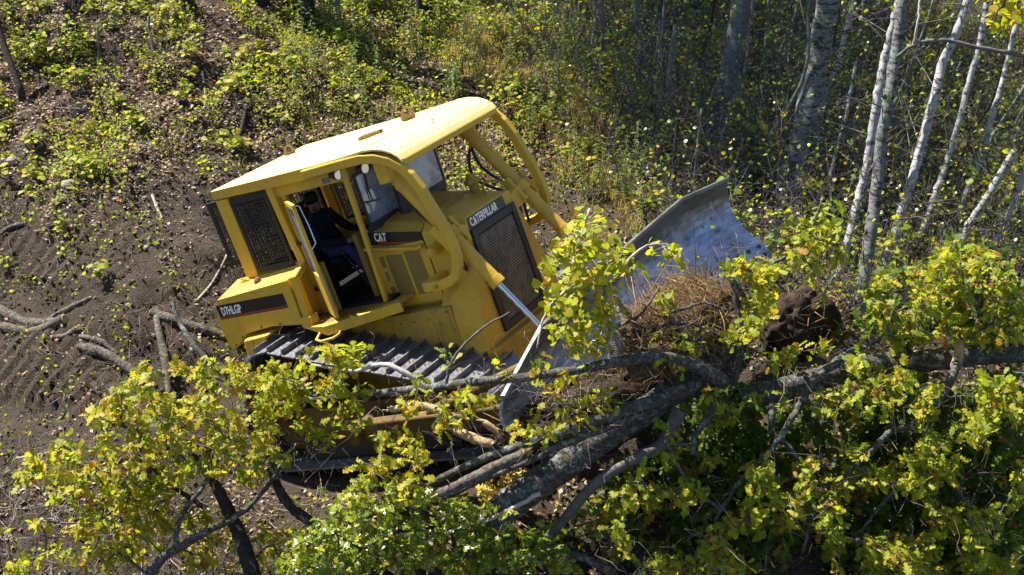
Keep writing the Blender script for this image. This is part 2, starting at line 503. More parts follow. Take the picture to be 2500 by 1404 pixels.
mb = MB(); mb.bar([(.20, -.09, 3.305), (.42, .04, 3.305)], .05, .045, (0, 0, 1)); mb.m = 1
mb.bar([(.20, -.045, 3.31), (.42, .085, 3.31)], .045, .085, (0, 0, 1)); part(mb, 'roof_slot', [MAT['eye'], MAT['stack']])
mb = MB(); mb.tube([(1.18 + .028 * math.cos(a), -.01, 3.285 + .03 * math.sin(a)) for a in np.linspace(0, 2 * math.pi, 11)], .006, 6); part(mb, 'roof_ring', 'rust')

# sweeps (brush guards) from the roof down to the nose
for s in (-1, 1):
    y = -.935 if s < 0 else .965
    path = [(.03, y, 3.215), (.55, y, 3.225), (.85, y, 3.225), (1.05, y, 3.195), (1.21, y, 3.13), (1.32, y, 3.045), (1.40, y, 2.93), (1.47, y, 2.76), (1.52, y, 2.56),
            (1.575, y, 2.36), (1.605, y, 2.16), (1.605, y, 2.02), (1.575, y, 1.91), (1.51, y, 1.81), (1.41, y, 1.755), (1.28, y, 1.735), (1.08, y, 1.735)]
    mb = MB(); mb.bar(path, .085, .10); part(mb, 'brush_guard', 'yellow', 0.012)
    mb = MB(); mb.box((1.02, min(y, s * .60), 1.68), (1.14, max(y, s * .60) + .0, 1.785)); part(mb, 'guard_bracket', 'yellow', 0.008)
    mb = MB(); mb.cyl((1.24, y - s * .06, 1.735), (1.24, y + s * .075, 1.735), .022, 10); part(mb, 'guard_pin', 'bolt')

# cab shell
def cab_part(lo, hi, name, mat, bev=0.006): 
    mb = MB(); mb.box(lo, hi); return part(mb, name, mat, bev)
cab_part((-1.38, -.80, 1.55), (.44, .80, 1.645), 'cab_floor', 'black')
cab_part((-1.40, -.80, 3.04), (.50, .80, 3.15), 'cab_ceiling', 'vent')
cab_part((-.60, -.845, 3.03), (.50, -.80, 3.16), 'door_header', 'yellow')
cab_part((-.60, .80, 3.03), (.50, .845, 3.16), 'door_header', 'yellow')
for s in (-1, 1):
    mb = MB(); mb.hull8([(.345, s * .785, 1.62), (.395, s * .785, 1.62), (.395, s * .84, 1.62), (.345, s * .84, 1.62),
                         (.43, s * .785, 3.06), (.485, s * .785, 3.06), (.485, s * .84, 3.06), (.43, s * .84, 3.06)])
    part(mb, 'front_post', 'yellow', 0.01)
    mb = MB(); mb.box((-1.46, s * .84 - .04, 2.20), (-1.27, s * .84 + .04, 3.16)); part(mb, 'rear_post', 'yellow', 0.01)
    y = s * .845
    mb = MB(); mb.bar([(-.60, y, 3.20), (-.575, y, 2.7), (-.545, y, 2.235), (-.485, s * 1.13, 2.16), (-.500, s * 1.14, 1.70)], .095, .095, (1, 0, 0)); part(mb, 'rollover_post', 'yellow', 0.01)
    mb = MB(); mb.box((-.57, s * 1.15 - .07, 1.60), (-.41, s * 1.15 + .07, 1.72)); part(mb, 'post_mount', 'yellow', 0.01)
    mb = MB(); mb.cyl((-.42, s * 1.15, 1.66), (-.395, s * 1.15, 1.66), .04, 12); part(mb, 'mount_bolt', 'yellow')
    # hinge-side pillar and side wall below the rear window
    cab_part((-.53, s * .80 - .03, 1.62), (-.45, s * .80 + .03, 3.06), 'door_pillar', 'yellow')
    cab_part((-1.30, s * .80 - .02, 1.62), (-.56, s * .80 + .02, 2.26), 'cab_side', 'yellow')
# screened windows: black frame, wire mesh, glass
def screen(x0, x1, z0, z1, y, name='window_screen', nx=9, nz=16, glass=True, fr=.05):
    mb = MB()
    mb.box((x0, y - .012, z0), (x0 + fr, y + .012, z1)); mb.box((x1 - fr, y - .012, z0), (x1, y + .012, z1))
    mb.box((x0 + fr, y - .012, z0), (x1 - fr, y + .012, z0 + fr * 1.2)); mb.box((x0 + fr, y - .012, z1 - fr * 1.2), (x1 - fr, y + .012, z1))
    o = part(mb, name, 'black', 0.003)
    mb = MB()
    for i in range(1, nx):
        x = x0 + fr + (x1 - x0 - 2 * fr) * i / nx; mb.box((x - .0035, y - .004, z0 + fr), (x + .0035, y + .004, z1 - fr))
    for i in range(1, nz):
        z = z0 + fr + (z1 - z0 - 2 * fr) * i / nz; mb.box((x0 + fr, y - .0085, z - .0035), (x1 - fr, y - .0042, z + .0035))
    part(mb, 'wire_mesh', 'black', 0, o)
    if glass:
        mb = MB(); mb.box((x0 + fr, y * .965 - .004, z0 + fr), (x1 - fr, y * .965 + .004, z1 - fr)); part(mb, 'tinted_pane', 'glass_dark', 0, o)
screen(-1.255, -.665, 2.24, 3.13, -.862, nx=12, nz=20)
screen(-1.255, -.665, 2.24, 3.13, .862, nx=12, nz=20)
screen(-1.70, -1.475, 2.36, 3.15, -.80, nx=5, nz=18, fr=.055, glass=False)
screen(-1.70, -1.475, 2.36, 3.15, .80, nx=5, nz=18, fr=.055, glass=False)
mb = MB(); mb.box((-1.42, -.76, 1.62), (-1.38, .76, 2.25)); part(mb, 'cab_rear_wall', 'black')
for y0, y1 in ((-.76, -.70), (-.03, .03), (.70, .76)):
    cab_part((-1.42, y0, 2.25), (-1.38, y1, 3.06), 'rear_window_post', 'black')
mb = MB()
for i in range(1, 26): mb.box((-1.404, -.70 + 1.4 * i / 26 - .004, 2.25), (-1.396, -.70 + 1.4 * i / 26 + .004, 3.05))
for i in range(1, 15): mb.box((-1.410, -.70, 2.25 + .8 * i / 15 - .004), (-1.4042, .70, 2.25 + .8 * i / 15 + .004))
part(mb, 'rear_wire_mesh', 'black')
# left door (shut) seen through the cab
cab_part((-.45, .785, 1.65), (.40, .815, 2.20), 'left_door_panel', 'black')
mb = MB(); mb.box((-.45, .795, 2.2), (.42, .80, 3.03)); part(mb, 'left_door_glass', 'glass')
# windshield: dark panel with two panes and wiper
cab_part((.44, -.76, 2.395), (.485, .76, 2.46), 'windshield_sill', 'black')
mb = MB(); mb.box((.20, -.605, 1.50), (.24, .605, 2.36)); part(mb, 'firewall', 'seat')
for (y0, y1) in ((-.76, -.16), (-.12, .12), (.16, .76)):
    def sx(z): return .485 + (z - 2.47) * .045
    mb = MB(); f = .03
    for (a0, a1, b0, b1) in ((y0, y0 + f, 2.46, 3.05), (y1 - f, y1, 2.46, 3.05), (y0 + f, y1 - f, 2.46, 2.46 + f), (y0 + f, y1 - f, 3.05 - f, 3.05)):
        mb.hull8([(sx(b0) - .012, a0, b0), (sx(b0) + .012, a0, b0), (sx(b0) + .012, a1, b0), (sx(b0) - .012, a1, b0),
                  (sx(b1) - .012, a0, b1), (sx(b1) + .012, a0, b1), (sx(b1) + .012, a1, b1), (sx(b1) - .012, a1, b1)])
    fr_ = part(mb, 'windshield_frame', 'black', 0.003)
    mb = MB(); a0, a1, b0, b1 = y0 + f, y1 - f, 2.46 + f, 3.05 - f
    mb.hull8([(sx(b0) - .003, a0, b0), (sx(b0) + .003, a0, b0), (sx(b0) + .003, a1, b0), (sx(b0) - .003, a1, b0),
              (sx(b1) - .003, a0, b1), (sx(b1) + .003, a0, b1), (sx(b1) + .003, a1, b1), (sx(b1) - .003, a1, b1)])
    part(mb, 'windshield_pane', 'glass', 0, fr_)
for y in (-.14, .14): cab_part((.475, y - .03, 2.46), (.515, y + .03, 3.06), 'windshield_post', 'yellow')
mb = MB(); mb.tube([(.535, -.60, 3.03), (.522, -.62, 2.85), (.515, -.60, 2.70)], .006, 6); mb.tube([(.53, -.57, 3.03), (.52, -.60, 2.85), (.515, -.60, 2.70)], .006, 6)
mb.bar([(.513, -.70, 2.72), (.513, -.50, 2.68)], .012, .02, (1, 0, 0)); part(mb, 'wiper', 'black')
for x, y, z in ((.40, -.885, 3.13), (.70, -.79, 3.11), (.70, .79, 3.11)):
    mb = MB(); mb.tube([(x - .07, y, z), (x - .03, y, z), (x + .03, y - .01, z - .01), (x + .045, y - .012, z - .012)], [.03, .05, .058, .058], 14)
    o = part(mb, 'work_light', 'black'); mb = MB(); mb.cyl((x + .045, y - .012, z - .012), (x + .052, y - .013, z - .013), .052, 14); part(mb, 'lens', 'lamp', 0, o)
cab_part((.16, -.852, 3.05), (.27, -.848, 3.11), 'warning_plate', 'grey', 0)

# open right door, swung out so that its edge faces forward
mb = MB(); ang = math.radians(-40); dx, dy = math.cos(ang), math.sin(ang); nx_, ny_ = -dy, dx
def D(u, t, z): return (-.47 + dx * u + nx_ * t, -.845 + dy * u + ny_ * t, z)
def dbox(m, u0, u1, t0, t1, z0, z1): m.hull8([D(u0, t0, z0), D(u1, t0, z0), D(u1, t1, z0), D(u0, t1, z0), D(u0, t0, z1), D(u1, t0, z1), D(u1, t1, z1), D(u0, t1, z1)])
dbox(mb, 0, .06, -.02, .02, 1.66, 2.98); dbox(mb, .58, .64, -.02, .02, 1.66, 2.98); dbox(mb, .06, .58, -.02, .02, 1.66, 2.15); dbox(mb, .06, .58, -.02, .02, 2.92, 2.98)
dr = part(mb, 'open_door', 'yellow', 0.006)
mb = MB(); dbox(mb, .06, .58, -.004, .004, 2.15, 2.92); part(mb, 'door_glass', 'glass', 0, dr)
mb = MB(); dbox(mb, .05, .62, .021, .04, 1.72, 2.25); part(mb, 'door_trim', 'grey', 0.004, dr)
mb = MB(); mb.tube([D(.52, .02, 2.95), D(.52, .07, 2.93), D(.54, .085, 2.7), D(.56, .085, 2.5), D(.56, .02, 2.45)], .011, 8); part(mb, 'grab_bar', 'chrome', 0, dr)
for z in (1.9, 2.45):
    mb = MB(); mb.box((-.50, -.90, z), (-.43, -.84, z + .05)); part(mb, 'door_hinge', 'black', 0.004, dr)

# seat, console, control lever, pedals
mb = MB(); mb.box((-1.02, -.30, 1.9), (-.50, .26, 2.07)); mb.hull8([(-1.12, -.30, 2.05), (-.98, -.30, 2.05), (-.98, .26, 2.05), (-1.12, .26, 2.05), (-1.25, -.28, 2.75), (-1.12, -.28, 2.75), (-1.12, .24, 2.75), (-1.25, .24, 2.75)])
part(mb, 'driver_seat', 'seat', 0.04)
mb = MB(); mb.box((-.95, -.70, 1.64), (-.60, -.36, 2.12)); part(mb, 'armrest_console', 'seat', 0.03)
mb = MB(); mb.box((.06, -.50, 1.66), (.195, .6, 2.40)); part(mb, 'dashboard', 'seat', 0.03)
mb = MB(); mb.tube([(-.02, -.52, 1.72), (-.10, -.55, 1.95), (-.22, -.56, 2.20)], .011, 8); mb.tube([(-.205, -.558, 2.17), (-.22, -.56, 2.20), (-.235, -.562, 2.23)], [.02, .032, .02], 10); part(mb, 'control_lever', 'black')
for y in (-.44, -.14): 
    mb = MB(); mb.box((-.02, y - .07, 1.72), (.02, y + .07, 1.86)); mb.tube([(.0, y, 1.64), (.01, y, 1.75)], .015, 6); part(mb, 'pedal', 'black', 0.005)
cab_part((.13, -.70, 1.66), (.20, -.62, 2.40), 'dash_side', 'vent')

# hydraulic / fuel tanks over the tracks
for s in (-1, 1):
    poly = [(-1.72, 2.10), (-1.85, 1.85), (-1.81, 1.48), (-1.70, 1.50), (-1.47, 1.645), (-1.05, 1.68), (-.58, 1.64), (-.56, 1.70), (-.56, 2.17)]
    y0, y1 = s * 1.2, s * .79
    mb = MB()
    A = [(x, y0, z) for x, z in poly]; B = [(x, y1, z + (.09 if z > 2 else 0)) for x, z in poly]
    mb.loft([A, B]); tk = part(mb, 'side_tank', 'yellow', 0.018)
    mb = MB(); mb.box((-1.30, s * .80 - .06, 2.20), (-.62, s * .80 + .06, 2.262)); part(mb, 'tank_flange', 'yellow', 0.008)
    mb = MB()
    for i in range(22): mb.cyl((-1.28 + .03 * i, s * .873, 2.215), (-1.28 + .03 * i, s * .873, 2.24), .008, 6)
    part(mb, 'flange_bolts', 'vent')['kind'] = 'stuff'
    yd = s * 1.203
    mb = MB(); mb.box((-1.775, min(yd, yd - s * .004), 1.862), (-.68, max(yd, yd - s * .004), 2.035)); dcl = part(mb, 'decal', 'decal', 0, tk)
    mb = MB(); mb.box((-1.776, min(yd + s * .001, yd), 1.872), (-.684, max(yd + s * .002, yd), 1.892)); part(mb, 'red_stripe', 'red', 0, tk)
    mb = MB()
    for x, z in ((-1.70, 1.53), (-1.55, 1.61), (-1.2, 1.69), (-.9, 1.69)): mb.cyl((x, s * 1.2, z), (x, s * 1.212, z), .012, 8)
    part(mb, 'tank_bolts', 'vent')['kind'] = 'stuff'
    # plate forward of the tank, behind the post
    mb = MB(); mb.box((-.56, s * .82 - .02, 1.62), (-.30, s * .82 + .02, 2.2)); part(mb, 'latch_panel', 'yellow', 0.005)
    # step platform
    pl = [(-.58, 1.20), (-.16, 1.31), (.62, .90), (.62, .64), (-.58, .64)]
    mb = MB(); mb.prism([(x, s * y) for x, y in pl], 'z', 1.585, 1.61); st = part(mb, 'step_platform', 'yellow_dirty', 0.004)
    mb = MB(); mb.hull8([(-.58, s * 1.18, 1.60), (-.16, s * 1.29, 1.50), (-.16, s * 1.313, 1.50), (-.58, s * 1.205, 1.60), (-.58, s * 1.18, 1.613), (-.16, s * 1.29, 1.613), (-.16, s * 1.313, 1.613), (-.58, s * 1.205, 1.613)])
    mb.hull8([(-.16, s * 1.29, 1.50), (.62, s * .88, 1.50), (.62, s * .903, 1.50), (-.16, s * 1.313, 1.50), (-.16, s * 1.29, 1.613), (.62, s * .88, 1.613), (.62, s * .903, 1.613), (-.16, s * 1.313, 1.613)])
    part(mb, 'step_edge', 'yellow', 0.006)
    mb = MB()
    for i in range(16):
        for j in range(9):
            x = -.50 + i * .055; y = .72 + j * .055
            if y < 1.17 - max(0, (x + .16)) * .53: mb.box((x, min(s * y, s * (y + .028)), 1.61), (x + .028, max(s * y, s * (y + .028)), 1.617))
    part(mb, 'step_tread', 'vent')['kind'] = 'stuff'
    mb = MB(); mb.tube([(-.30, s * 1.27, 1.53), (-.30, s * 1.36, 1.49), (-.22, s * 1.385, 1.47), (-.08, s * 1.33, 1.47), (-.02, s * 1.28, 1.49), (-.02, s * 1.22, 1.53)], .016, 8); part(mb, 'grab_loop', 'yellow')
mb = MB(); mb.prism([(-1.95, 1.55), (-2.02, 1.75), (-1.96, 1.97), (-1.74, 2.14), (-1.40, 2.22), (-1.40, 1.2), (-1.85, 1.25)], 'y', -.76, .76); part(mb, 'rear_tank', 'yellow', 0.03)
mb = MB(); mb.hull8([(-1.98, -.93, 2.0), (-1.40, -.93, 2.19), (-1.40, -.72, 2.19), (-1.98, -.72, 2.0), (-1.95, -.93, 2.04), (-1.44, -.93, 2.225), (-1.44, -.72, 2.225), (-1.95, -.72, 2.04)]); part(mb, 'tank_strap', 'yellow', 0.01)
mb = MB(); mb.tube([(-1.16, -1.02, 2.17), (-1.16, -1.02, 2.20), (-1.15, -1.02, 2.225)], [.05, .045, .02], 10); part(mb, 'filler_cap', 'rust')

# engine hood
def sec(x, pts): return [(x, -y, z) for y, z in pts] + [(x, y, z) for y, z in pts[::-1]]
mb = MB(); mb.loft([sec(.245, [(.62, 1.42), (.62, 2.385), (.50, 2.40), (.30, 2.41)]), sec(.45, [(.62, 1.42), (.62, 2.355), (.50, 2.43), (.30, 2.45)]), sec(1.0, [(.62, 1.42), (.62, 2.25), (.50, 2.335), (.30, 2.355)])]); hood = part(mb, 'hood', 'yellow_dirty', 0.012)
mb = MB(); mb.hull8([(.56, -.22, 2.41), (1.05, -.22, 2.34), (1.05, .26, 2.34), (.56, .26, 2.41), (.56, -.20, 2.455), (1.05, -.20, 2.375), (1.05, .24, 2.375), (.56, .24, 2.455)]); part(mb, 'hood_panel', 'yellow_dirty', 0.008)
for s in (-1, 1):
    y = s * .632
    mb = MB(); mb.hull8([(.21, y, 2.235), (1.0, y, 2.12), (1.0, y - s * .02, 2.12), (.21, y - s * .02, 2.235), (.21, y, 2.39), (1.0, y, 2.262), (1.0, y - s * .02, 2.262), (.21, y - s * .02, 2.39)])
    part(mb, 'hood_stripe', 'decal', 0.002)
    y2 = s * .634
    mb = MB(); mb.hull8([(.40, y2, 2.222), (.995, y2, 2.135), (.995, y, 2.135), (.40, y, 2.222), (.40, y2, 2.242), (.995, y2, 2.157), (.995, y, 2.157), (.40, y, 2.242)]); part(mb, 'red_stripe', 'red')
    mb = MB(); mb.tube([(.20, s * .66, 2.20), (.6, s * .665, 2.145), (.93, s * .665, 2.10), (.99, s * .665, 2.125)], .022, 8); part(mb, 'rain_rail', 'yellow')
    cab_part((.27, min(s * .62, s * .635), 1.47), (1.0, max(s * .62, s * .635), 2.17), 'engine_door', 'yellow', 0.005)
    for (a0, a1) in ((.43, .655), (.69, .905)):
        mb = MB(); mb.hull8([(a0, s * .636, 1.58), (a1, s * .636, 1.58), (a1, s * .640, 1.58), (a0, s * .640, 1.58), (a0, s * .636, 2.085), (a1, s * .636, 2.065), (a1, s * .640, 2.065), (a0, s * .640, 2.085)]); part(mb, 'vent_panel', 'vent', 0.003)
    for (z0, z1) in ((1.60, 1.72), (1.95, 2.08)): cab_part((.335, min(s * .636, s * .640), z0), (.40, max(s * .636, s * .640), z1), 'vent_panel', 'vent', 0.003)
    mb = MB(); mb.box((.33, min(s * .636, s * .645), 1.755), (.405, max(s * .636, s * .645), 1.92)); ol = part(mb, 'door_latch', 'yellow', 0.004)
    mb = MB(); mb.box((.35, min(s * .645, s * .650), 1.79), (.385, max(s * .645, s * .650), 1.90)); part(mb, 'latch_recess', 'vent', 0, ol)
    # lower body beside the engine with step ledge
    mb = MB(); mb.hull8([(.18, s * .60, .95), (1.15, s * .60, .86), (1.15, s * .79, .86), (.18, s * .79, .95), (.18, s * .60, 1.455), (1.15, s * .60, 1.455), (1.15, s * .79, 1.43), (.18, s * .79, 1.43)]); part(mb, 'lower_body', 'yellow_dirty', 0.01)
    mb = MB(); mb.box((.40, min(s * .79, s * .795), 1.02), (.86, max(s * .79, s * .795), 1.36)); part(mb, 'access_plate', 'yellow_dirty', 0.003)
    mb = MB()
    for x, z in ((.43, 1.33), (.62, 1.33), (.83, 1.33), (.83, 1.05), (.43, 1.05), (1.10, 1.38)): mb.cyl((x, s * .794, z), (x, s * .806, z), .012, 8)
    part(mb, 'plate_bolts', 'vent')['kind'] = 'stuff'
    mb = MB()
    for i in range(15):
        for j in range(2): mb.box((.24 + i * .05, min(s * (.66 + j * .055), s * (.69 + j * .055)), 1.4535), (.265 + i * .05, max(s * (.66 + j * .055), s * (.69 + j * .055)), 1.459))
    part(mb, 'ledge_tread', 'vent')['kind'] = 'stuff'
    mb = MB(); mb.cyl((1.135, s * .60, 2.06), (1.135, s * .74, 2.04), .062, 14); mb.tube([(1.135, s * .74, 2.04), (1.135, s * .76, 2.035)], [.05, .03], 12); part(mb, 'headlight_boss', 'yellow', 0)
cab_part((-.60, -.80, .85), (.20, .80, 1.56), 'transmission_case', 'yellow_dirty', 0.01)
cab_part((-1.5, -.60, .45), (-.6, .60, 1.56), 'rear_case', 'yellow_dirty', 0.01)
cab_part((-.6, -.60, .42), (1.45, .60, .9), 'belly_guard', 'yellow_dirty', 0.01)

# radiator guard (nose)
mb = MB(); mb.loft([sec(1.012, [(.79, .74), (.76, 1.40), (.625, 1.55), (.62, 2.24), (.50, 2.33), (.30, 2.35)]),
                    sec(1.50, [(.90, .72), (.80, 1.05), (.62, 1.75), (.49, 2.19), (.455, 2.262), (.30, 2.275)])]); part(mb, 'radiator_guard', 'yellow', 0.02)
fx = 1.505
def fq(y0, y1, y2, y3, z0, z1, t0, t1):          # trapezoid slab on the nose: (y0,y1) at z0, (y2,y3) at z1
    return [(fx + t0, y0, z0), (fx + t1, y0, z0), (fx + t1, y1, z0), (fx + t0, y1, z0), (fx + t0, y2, z1), (fx + t1, y2, z1), (fx + t1, y3, z1), (fx + t0, y3, z1)]
GY0, GY1, GZ0, GZ1 = -.47, .44, .95, 2.125
mb = MB(); f = .085
mb.hull8(fq(GY0 - .02, GY0 + f, GY0, GY0 + f, GZ0, GZ1, 0, .035)); mb.hull8(fq(GY1 - f, GY1 + .02, GY1 - f, GY1, GZ0, GZ1, 0, .035))
mb.hull8(fq(GY0 + f, GY1 - f, GY0 + f, GY1 - f, GZ0, GZ0 + f, 0, .0345)); mb.hull8(fq(GY0 + f, GY1 - f, GY0 + f, GY1 - f, GZ1 - f, GZ1, 0, .0345))
part(mb, 'grille_frame', 'black', 0.008)
mb = MB(); mb.box((fx - .002, GY0 + f, GZ0 + f), (fx + .004, GY1 - f, GZ1 - f)); part(mb, 'radiator_core', 'core')
# perforated sheet: hexagonal rings with round holes
mb = MB(); y0, y1, z0, z1 = GY0 + f + .005, GY1 - f - .005, GZ0 + f + .005, GZ1 - f - .005
ncol = 22; pw = (y1 - y0) / ncol; R_ = pw / math.sqrt(3); nrow = int((z1 - z0) / (1.5 * R_))
for r in range(nrow):
    for c in range(ncol - (r % 2)):
        cy = y0 + pw * (c + .5 + .5 * (r % 2)); cz = z0 + R_ + 1.5 * R_ * r
        sag = .018 + .02 * math.sin(math.pi * (cy - y0) / (y1 - y0)) * math.sin(math.pi * min(1, max(0, (cz - z0) / (z1 - z0))))
        O = [(fx + sag, cy + R_ * math.sin(a), cz + R_ * math.cos(a)) for a in np.linspace(0, 2 * math.pi, 6, endpoint=False)]
        I = [(fx + sag - .001, cy + R_ * .66 * math.sin(a), cz + R_ * .66 * math.cos(a)) for a in np.linspace(0, 2 * math.pi, 6, endpoint=False)]
        mb.add(O + I, [(i, (i + 1) % 6, 6 + (i + 1) % 6, 6 + i) for i in range(6)])
part(mb, 'grille_screen', 'grille')
mb = MB(); mb.hull8(fq(-.445, .31, -.435, .30, 2.13, 2.252, 0, .006)); part(mb, 'nose_decal', 'decal')
cab_part((1.48, -.88, .60), (1.60, .88, .90), 'front_crossmember', 'yellow_dirty', 0.015)
mb = MB(); mb.cyl((.60, -.25, 2.36), (.60, -.25, 2.372), .13, 20); mb.tube([(.60, -.25, 2.37), (.615, -.25, 2.5), (.66, -.25, 2.78)], .062, 16); part(mb, 'exhaust_stack', 'stack')
mb = MB(); mb.box((.62, -.34, 2.76), (.74, -.17, 3.0)); part(mb, 'stack_bracket', 'yellow', 0.01)
mb = MB(); mb.cyl((1.10, .42, 2.28), (1.10, .42, 2.42), .055, 14); mb.tube([(1.10, .42, 2.42), (1.10, .42, 2.43), (1.10, .42, 2.48), (1.10, .42, 2.51), (1.10, .42, 2.54)], [.06, .095, .09, .05, .045], 16); part(mb, 'pre_cleaner', 'yellow_dirty')
mb = MB(); mb.tube([(1.30, .30, 2.30), (1.30, .30, 2.40), (1.34, .31, 2.44), (1.46, .36, 2.42), (1.50, .38, 2.38), (1.50, .38, 2.27)], .016, 8); part(mb, 'hood_handle', 'yellow_dirty')

# lift cylinders with yokes, rods and hoses
for s in (-1, 1):
    a = np.array([1.01, s * .75, 2.985]); b = np.array([1.845, s * .75, 1.585]); d = (b - a) / np.linalg.norm(b - a)
    e = b + d * .72
    mb = MB(); mb.cyl(a, b, .074, 20); mb.cyl(a - d * .05, a, .06, 16); mb.cyl(b - d * .07, b + d * .01, .086, 20); mb.cyl(a + d * .86, a + d * .97, .098, 20)
    cy = part(mb, 'lift_cylinder', 'yellow', 0.004)
    mb = MB(); mb.cyl(b, e, .031, 16); part(mb, 'piston_rod', 'chrome', 0, cy)
    mb = MB(); mb.tube([e - np.array((0, .05, 0)), e + np.array((0, .05, 0))], .06, 12); part(mb, 'rod_eye', 'yellow_dirty', 0, cy)
    q = a + d * .91; nrm = np.array((d[2], 0, -d[0]))
    for t in (-1, 1):
        c = q + np.array((0, t * .135, 0)); mb = MB(); mb.obox(c, d * .16, (0, .032, 0), nrm * .055); part(mb, 'trunnion_plate', 'yellow', 0.012)
    mb = MB(); mb.cyl(q + np.array((0, -.17, 0)), q + np.array((0, .17, 0)), .052, 14); part(mb, 'trunnion_pin', 'yellow')
    mb = MB(); mb.hull8([(1.38, s * .48, 2.02), (1.52, s * .48, 2.02), (1.56, s * .66, 2.06), (1.40, s * .66, 2.06), (1.38, s * .45, 2.22), (1.50, s * .45, 2.20), (1.54, s * .66, 2.26), (1.38, s * .66, 2.28)]); part(mb, 'trunnion_bracket', 'yellow', 0.012)
    mb = MB(); mb.box((.93, s * .80 - .09, 2.90), (1.08, s * .80 + .06, 3.17)); part(mb, 'cylinder_hanger', 'yellow', 0.012)
    for k in (0, 1):
        o = np.array((-.10 - .03 * k, -s * (.03 + .07 * k), -.04 * k))
        mb = MB(); pts = [a + d * .16 + np.array((-.06, -.02 + .05 * k, -.02)), a + d * .30 + o * 1.3, a + d * .55 + o * 2.0, a + d * .80 + o * 1.2, a + d * 1.0 + o * .6, a + d * 1.15 + o * 1.3 + np.array((-.02, 0, -.2))]
        P = np.array(pts); tt = np.linspace(0, len(P) - 1, 24); P = np.c_[[np.interp(tt, range(len(P)), P[:, i]) for i in range(3)]].T
        for _ in range(3): P[1:-1] = (P[:-2] + P[1:-1] * 2 + P[2:]) / 4
        mb.tube(P, .018, 8); part(mb, 'hydraulic_hose', 'rubber')
        mb = MB(); mb.cyl(P[0], P[2], .024, 8); part(mb, 'hose_fitting', 'yellow')

# undercarriage: high sprocket track with wide single grouser shoes
CIR = [((-.98, 1.06), .44), ((-1.30, .44), .40), ((1.42, .42), .40)]
def hull_path(cir):
    pts = []
    for (cx, cz), r in cir:
        for a in np.linspace(0, 2 * math.pi, 120, endpoint=False): pts.append((cx + r * math.cos(a), cz + r * math.sin(a)))
    pts = sorted(set(pts))
    def half(ps):
        o = []
        for p in ps:
            while len(o) > 1 and (o[-1][0] - o[-2][0]) * (p[1] - o[-2][1]) - (o[-1][1] - o[-2][1]) * (p[0] - o[-2][0]) <= 0: o.pop()
            o.append(p)
        return o
    L = half(pts); U = half(pts[::-1])
    return np.array(L[:-1] + U[:-1])              # counter-clockwise in (x, z)
HP = hull_path(CIR); HPc = np.vstack([HP, HP[:1]])
seg = np.linalg.norm(np.diff(HPc, axis=0), axis=1); cum = np.r_[0, np.cumsum(seg)]
NS = int(round(cum[-1] / .203)); pitch = cum[-1] / NS
def shoe_mesh():
    mb = MB(); w = .457
    plate = [(-.105, -w + .03), (-.105, w - .03), (-.06, w), (.10, w), (.10, -w), (-.06, -w)]
    mb.prism(plate, 'z', -.012, .008)
    mb.hull8([(-.095, -w + .02, .008), (-.068, -w + .02, .008), (-.068, w - .02, .008), (-.095, w - .02, .008), (-.092, -w + .03, .068), (-.074, -w + .03, .068), (-.074, w - .03, .068), (-.092, w - .03, .068)])
    mb.m = 1
    for x in (-.01, .05):
        for y in (-.12, .12): mb.cyl((x, y, .008), (x, y, .022), .013, 6)
    o = mb.obj('track_shoe', [MAT['shoe'], MAT['bolt']])
    COL.objects.unlink(o); return o.data
SH = shoe_mesh(); SH.use_fake_user = False
